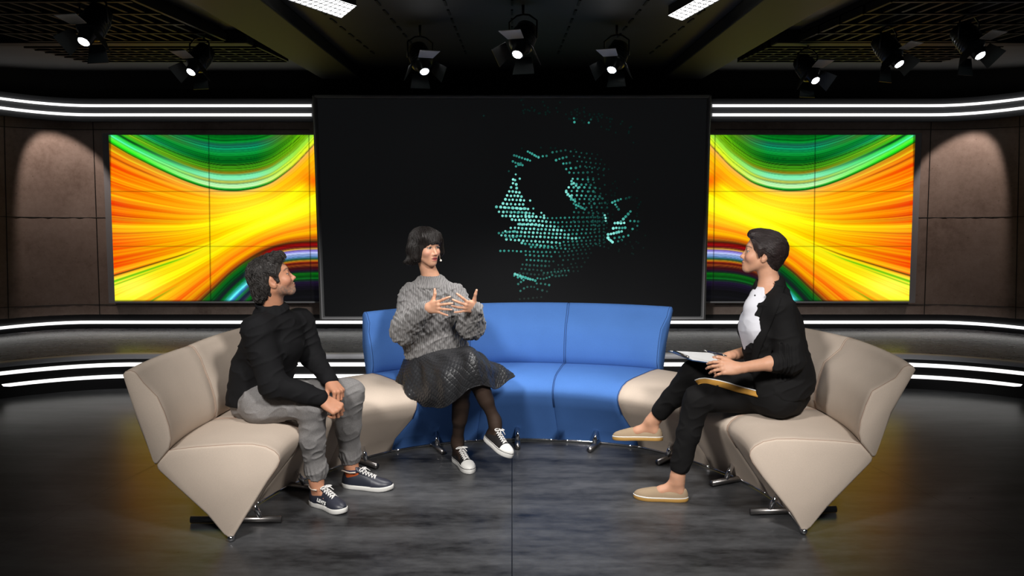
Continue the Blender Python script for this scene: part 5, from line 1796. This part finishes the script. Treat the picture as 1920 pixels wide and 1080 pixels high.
# ---------------------------------- the interviewer in the blazer
def build_host():
    hf = Fr(J(1431, 475, 4.72), 166, 10, 0, .94)
    tf = 199; fwd = horiz(tf)
    pel = J(1466, 728, 4.70); chest = J(1444, 612, 4.70); up = J(1444, 567, 4.70); neck = J(1444, 535, 4.71)
    shL, shR = J(1464, 580, 4.55), J(1423, 572, 4.86)
    elL, elR = J(1484, 676, 4.50), J(1425, 655, 4.92)
    wrL, wrR = J(1386, 690, 4.44), J(1366, 668, 4.72)
    hipL, hipR = J(1462, 742, 4.60), J(1450, 740, 4.80)
    knL, anL = J(1301, 700, 4.84), J(1231, 790, 4.98)        # her left leg, crossed on top
    knR, anR = J(1308, 748, 4.66), J(1277, 890, 4.68)        # planted
    s1 = (atY(1243, 826, 4.96), atY(1149, 824, 5.05), (0.05, .1, 1)); s2 = (atZ(1290, 940, 0), atZ(1188, 933, 0))
    fL, fR = foot_points(s1[0], s1[1], 1, s1[2]), foot_points(*s2, -1)
    anL = fL[0] + [.02, -.005, .025]; anR = fR[0] + [.0, 0, .03]
    nails = []
    handL = hand(wrL, nv([-.93, .02, .02]), nv([-.05, -.85, .50]), 'L', .93, curls=[(18, 28, 18), (22, 30, 20), (26, 32, 20), (30, 32, 20)], splay=(4, 0, -4, -8),
                 thumb=[(.80, .62, .05), (.93, .40, .05), (.98, .1, .0)], nails=nails)
    handR = hand(wrR, nv([-.80, -.30, -.10]), nv([-.25, -.10, .95]), 'R', .92, curls=[(40, 45, 25), (52, 50, 30), (56, 50, 30), (58, 50, 30)], splay=(6, 0, -4, -8),
                 thumb=[(.80, .55, -.30), (.9, .3, -.3), (.95, .1, -.25)], nails=nails)
    body = U(.02, [
        U(.022, [head_parts(hf, True), Cone(hf.p((-.024, 0, -.05)), neck, .047, .052)]),
        Cone(neck, up, .056, .075), Cone(neck, J(1420, 574, 4.68), .050, .058), Cone(up, pel, .10, .11, fwd, 1.2), Cone(shR, shL, .042, .042), Cone(hipR, hipL, .08, .08),
        U(.012, [U(.02, [Cone(shL, elL, .044, .038), Cone(elL, wrL, .040, .0245), Cone(elL, elL * .6 + wrL * .4, .042, .036)]), handL]),
        U(.012, [U(.02, [Cone(shR, elR, .044, .038), Cone(elR, wrR, .040, .0245), Cone(elR, elR * .6 + wrR * .4, .040, .035)]), handR]),
        Cone(hipL, knL, .08, .055), U(.02, [Cone(knL, anL, .052, .032), foot(anL, fL, .86)]),
        Cone(hipR, knR, .08, .055), U(.02, [Cone(knR, anR, .052, .032), foot(anR, fR, .86)]),
    ])
    p = vol('person', body, .0027, M_SKIN, None, paint=skin_paint(hf, SKIN_I, nails, lip=(.38, .12, .11), brow=(.04, .027, .022), iris=(.05, .04, .03), cheek=(.58, .23, .17)))
    tag(p, 'seated woman with short dark hair and black blazer, holding a pen over a clipboard', 'person')
    eyeballs(hf, p, (.05, .035, .025), (0, 0))
    # white top
    bm_ = fabric('white_top', (.60, .60, .65), 1200, .04, .25)
    tf_ = Fr(chest, tf)
    bl = U(.05, [Cone(J(1450, 690, 4.70), chest, .140, .148, fwd, 1.05), Cone(chest, up, .145, .10, fwd, 1.12), Cone(chest + fwd * .07 + [0, .055, .0], chest + fwd * .07 + [0, -.055, 0], .070, .070)])
    bl = U(.02, [bl, Cone(J(1449, 560, 4.70), J(1440, 548, 4.70), .075, .055), Cone(J(1418, 578, 4.67), chest + fwd * .07, .058, .075), Cone(J(1418, 578, 4.67), J(1421, 556, 4.69), .056, .040)])
    bl = Cut(.006, bl, U(.01, [Cone(J(1440, 545, 4.60), J(1434, 520, 4.62), .045, .07), Ell(chest + fwd * .118 + [0, 0, .018], (.02, .007, .014))]))
    vol('blouse', bl, .004, bm_, p, disp=lambda P: folds(P, .003, (8, 8, 12)), damp=.004)['label'] = 'white top with a small keyhole opening'
    # blazer
    jm = fabric('black_blazer', (.0075, .0072, .0075), 1100, .3, .35, .85)
    bz_ = U(.05, [Cone(J(1466, 715, 4.70), J(1456, 660, 4.70), .172, .150, fwd, 1.18), Cone(J(1452, 660, 4.70), chest, .156, .165, fwd, 1.05), Cone(chest, up, .160, .11, fwd, 1.10), Cone(shL, shR, .062, .062),
                  Cone(J(1484, 700, 4.62), J(1478, 722, 4.60), .11, .105)])
    bz_ = U(.035, [bz_, Cone(shL, elL, .066, .060), Cone(shR, elR, .062, .056), Cone(up, neck, .085, .07)])
    cuffL = elL + (wrL - elL) * .30; cuffR = elR + (wrR - elR) * .28
    bz_ = U(.02, [bz_, Cone(elL, cuffL, .061, .050), Cone(elR, cuffR, .058, .048), Cone(elL * .75 + shL * .25, elL, .066, .064)])
    # hem and front flap over the thigh
    flap = U(.02, [Cone(hipL + [0, -.004, .015], hipL * .66 + knL * .34 + [0, -.004, .012], .108, .098), Cone(J(1450, 690, 4.62), J(1440, 715, 4.62), .09, .09)])
    bz_ = U(.03, [bz_, Cut(.004, flap, Half(J(1416, 720, 4.58), [1, 0, .12]))])
    poly = [J(x, y, 4.58) for x, y in ((1416, 541), (1430, 545), (1434, 566), (1410, 640), (1404, 712), (1388, 712), (1385, 625), (1397, 572))]
    dr = np.array([.10, 1.0, 0]) / 1.005
    mid_ = sum(poly) / len(poly)
    pl_ = []
    for i in range(len(poly)):
        e_ = poly[(i + 1) % len(poly)] - poly[i]; n_ = np.cross(e_, dr); n_ = n_ if (mid_ - poly[i]) @ n_ < 0 else -n_
        pl_.append(Half(poly[i], n_))
    pl_.append(Half([0, 4.79, 0], [0, 1, 0]))

    class Prism:
        def ev(s, P): return np.maximum.reduce([q.ev(P) for q in pl_])
        def near(s, c, hh): return s if s.ev(c[None])[0] < hh else None
        def box(s): return np.min(poly, 0), np.max(poly, 0)
    nkcut = U(.01, [Cone(neck + [0, 0, .01], neck + fwd * .04 + [0, 0, .08], .054, .07), Cone(neck + fwd * .02 + [0, -.02, .02], J(1427, 556, 4.63), .062, .036)])
    bz_ = Cut(.006, bz_, Half(J(1466, 741, 4.62), [-.10, 0, 1]))
    bfull = Cut(.006, bz_, nkcut)
    bz_ = Cut(.006, bfull, Prism())
    def jd(P):
        d = folds(P, .0075, (7, 7, 10), .0006)
        for c, ax in ((cuffL, nv(wrL - elL)), (cuffR, nv(wrR - elR))):
            r = P - c; u_ = r @ ax; rad = np.linalg.norm(r - u_[:, None] * ax, axis=1)
            w = np.exp(-((u_ + .03) / .035) ** 2) * (rad < .1)
            d = d + w * .005 * np.sin(u_ * 330 + r[:, 2] * 40)
        return np.clip(d, -.017, .017)
    bo = vol('blazer', bz_, .004, jm, p, disp=jd, damp=.018)
    def on_vol(ex, dd, x, y, lift):
        d_ = A3(ray(x, y)); d_ /= np.linalg.norm(d_); o_ = np.array([0, 0, CAM_H]); s_ = 4.2
        for _ in range(60):
            q_ = (o_ + d_ * s_)[None]; s_ += (ex.ev(q_) + dd(q_))[0] * .7
            if s_ > 5.2: break
        return Vector(o_ + d_ * (min(s_, 4.95) - lift))
    def smooth_poly(pts, n):
        a_ = np.array(pts, float); t_ = np.linspace(0, len(a_) - 1, n); i_ = np.arange(len(a_))
        return list(zip(np.interp(t_, i_, a_[:, 0]), np.interp(t_, i_, a_[:, 1])))
    inn = smooth_poly([(1450, 531), (1434, 561), (1421, 602), (1411, 645), (1406, 696)], 24)
    out = smooth_poly([(1475, 536), (1463, 572), (1446, 612), (1428, 655), (1409, 700)], 24)
    rows = []
    for j in range(7):
        t_ = j / 6
        rows.append([on_vol(bfull, jd, x0 * (1 - t_) + x1 * t_, y0 * (1 - t_) + y1 * t_, .004 + .004 * math.sin(math.pi * t_)) for (x0, y0), (x1, y1) in zip(inn, out)])
    mb = MB(); mb.grid(rows); lp = mb.build('lapel', jm, bo, smooth=True, solid=.004)
    m_ = lp.modifiers.new('sm', 'SMOOTH'); m_.iterations = 6; m_.factor = .5
    # trousers with mustard side stripe
    cL = anL + nv(knL - anL) * .045; cR = anR + nv(knR - anR) * .055
    tr = U(.05, [Cone(hipL, hipR, .105, .105), Cone(pel + [.02, 0, -.02], hipL * .5 + hipR * .5, .125, .11),
                 Cone(hipL, knL, .098, .068), Cone(hipR, knR, .096, .068)])
    tr = U(.022, [tr, Cone(knL, knL * .4 + cL * .6, .070, .056), Cone(knL * .4 + cL * .6, cL, .056, .048)])
    tr = U(.010, [tr, U(.02, [Cone(knR, knR * .5 + cR * .5, .070, .058), Cone(knR * .5 + cR * .5, cR, .058, .050)])])
    tr = Cut(.003, tr, U(0, [Cone(cL - nv(knL - anL) * .055, cL - nv(knL - anL) * .09, .052, .052), Cone(cR - nv(knR - anR) * .058, cR - nv(knR - anR) * .09, .054, .054)]))
    pm = fabric('black_trousers', (.0075, .0072, .0075), 1100, .3, .35, .85)
    td = lambda P: folds(P, .0055, (8, 8, 9))
    tro = vol('trousers', tr, .004, pm, p, disp=td, damp=.010)
    # mustard stripe with white piping lying on the outer seam of the crossed leg
    def on_surface(x, y, lift):
        d_ = A3(ray(x, y)); d_ /= np.linalg.norm(d_); o_ = np.array([0, 0, CAM_H]); s_ = 4.2
        for _ in range(110):
            q_ = (o_ + d_ * s_)[None]; v_ = (tr.ev(q_) + td(q_))[0]
            s_ += v_ * .5
        return Vector(o_ + d_ * (s_ - lift))
    up_e = [(1303, 713), (1311, 710), (1322, 709), (1335, 711), (1350, 714), (1366, 718), (1382, 723), (1400, 728), (1420, 733)]
    lo_e = [(1309, 721), (1316, 719), (1326, 719), (1338, 722), (1352, 726), (1368, 731), (1384, 736), (1402, 740), (1421, 745)]
    rows = []
    for j in range(6):
        t_ = j / 5
        rows.append([on_surface(a_[0] * (1 - t_) + b_[0] * t_, a_[1] * (1 - t_) + b_[1] * t_, .0035) for a_, b_ in zip(up_e, lo_e)])
    mb = MB(); mb.grid(rows); mb.build('side_stripe', plain('mustard_stripe', (.42, .215, .04), .8, 0, .2), tro, smooth=True, solid=.002)['label'] = 'mustard yellow side stripe'
    mb = MB(); mb.tube([on_surface(x, y, .004) for x, y in up_e], .0030, 8); mb.build('piping', plain('white_piping', (.75, .73, .7), .7), tro, True)
    # short hair, swept back
    hm = hair_mat('dark_brown_short_hair', (0.009, 0.006, 0.006), (0.05, 0.035, 0.034), .30, (0, 0, 0), (60, 420, 220))
    hr = U(.018, [hf.ell((-.012, 0, .048), (.107, .085, .084)), hf.ell((-.045, 0, .022), (.082, .083, .078)), hf.ell((.055, 0, .098), (.040, .055, .024), 0, 15, 0), hf.ell((.082, .01, .088), (.018, .045, .018)),
                  hf.cone((-.055, 0, -.03), (-.050, 0, -.105), .055, .030), hf.cone((.022, .070, .030), (.018, .071, -.018), .020, .006), hf.cone((.022, -.070, .030), (.018, -.071, -.018), .020, .006)])
    hr = Cut(.006, hr, U(.012, [hf.ell((.102, 0, -.015), (.062, .10, .088)), hf.ell((-.004, .086, -.022), (.019, .024, .032)), hf.ell((-.004, -.086, -.022), (.019, .024, .032)), hf.ell((.045, 0, -.10), (.070, .1, .075))]))
    def hd(P):
        L = hf.loc(P)
        a = L[:, 2] + L[:, 0] * .55
        q = np.stack([L[:, 0] * 8, L[:, 1] * 70, a * 75], 1)
        return -(.004 * (vnoise(q, .7) - .5) + .003 * (vnoise(q + 9, 2.2) - .5))
    h = vol('hair', hr, .0026, hm, p, disp=hd, damp=.005); h['label'] = 'short dark brown hair swept back'
    inhair = lambda L: ~(((L[..., 0] > .050) & (L[..., 2] < .064)) | ((L[..., 0] > .030) & (L[..., 2] < .045)) | ((np.abs(L[..., 0] + .004) < .024) & (L[..., 2] < .014) & (np.abs(L[..., 1]) > .06))).any(1)
    strands('hair_locks', hr, hf, lambda L: nv2(np.stack([-1.0 - 0 * L[:, 0], .0 * L[:, 1], -.45 - 3.5 * np.clip(-L[:, 0] - .02, 0, 1)], 1)), 5200, 13, .0065, hm, h, (.0, .002), .0008, .07, 9, inhair, hd)
    sneaker('left tan slip-on shoe, lifted off the floor', s1[0], s1[1], 1, s1[2], p, 'slip', .95)
    sneaker('right tan slip-on shoe with gum sole, flat on the floor', *s2, -1, (0, 0, 1), p, 'slip', .95)


build_man()
build_woman()
build_host()

# ------------------------------------------------------------------ clipboard and pen
cb = [atY(1253, 657.5, 4.90), atY(1297, 675, 4.58), atY(1352, 683, 4.52), atY(1338, 662, 4.86)]
root = empty('clipboard', cb[0]); tag(root, 'clipboard with blank white sheet on the lap of the woman in the blazer', 'clipboard')
nrm = (cb[2] - cb[0]).cross(cb[1] - cb[3]).normalized()
if nrm.z < 0: nrm = -nrm
mb = MB(); mb.add(cb + [c - nrm * .004 for c in cb], [(0, 1, 2, 3), (4, 7, 6, 5), (0, 4, 5, 1), (1, 5, 6, 2), (2, 6, 7, 3), (3, 7, 4, 0)])
mb.build('board', plain('dark_blue_board', (.02, .05, .12), .35), root)
ctr = sum(cb, Vector()) / 4
sh = [ctr.lerp(c, .94) + nrm * .002 for c in cb]
mb = MB(); mb.add(sh + [c - nrm * .0018 for c in sh], [(0, 1, 2, 3), (4, 7, 6, 5), (0, 4, 5, 1), (1, 5, 6, 2), (2, 6, 7, 3), (3, 7, 4, 0)])
mb.build('paper', plain('paper', (.80, .80, .82), .6), root)
e0, e1 = cb[0].lerp(cb[1], .25) + nrm * .007, cb[0].lerp(cb[1], .85) + nrm * .007
MB().tube([e0, e1], .007, 10).build('clip', M_STEEL, root, True)
pa, pb = atY(1319, 657, 4.52), atY(1363, 667.5, 4.50)
root = empty('pen', pa); tag(root, 'dark ballpoint pen with silver tip in the hand of the woman in the blazer', 'pen')
MB().tube([pa.lerp(pb, .17), pa.lerp(pb, .8)], .0048, 12).build('barrel', plain('pen_blue_black', (.015, .018, .04), .3), root, True)
MB().tube([pa, pa.lerp(pb, .08), pa.lerp(pb, .18)], [.0010, .0030, .0046], 12).build('tip', M_CHROME, root, True)
MB().tube([pa.lerp(pb, .8), pa.lerp(pb, .9), pb], [.0050, .0044, .002], 12).build('cap', M_CHROME, root, True)
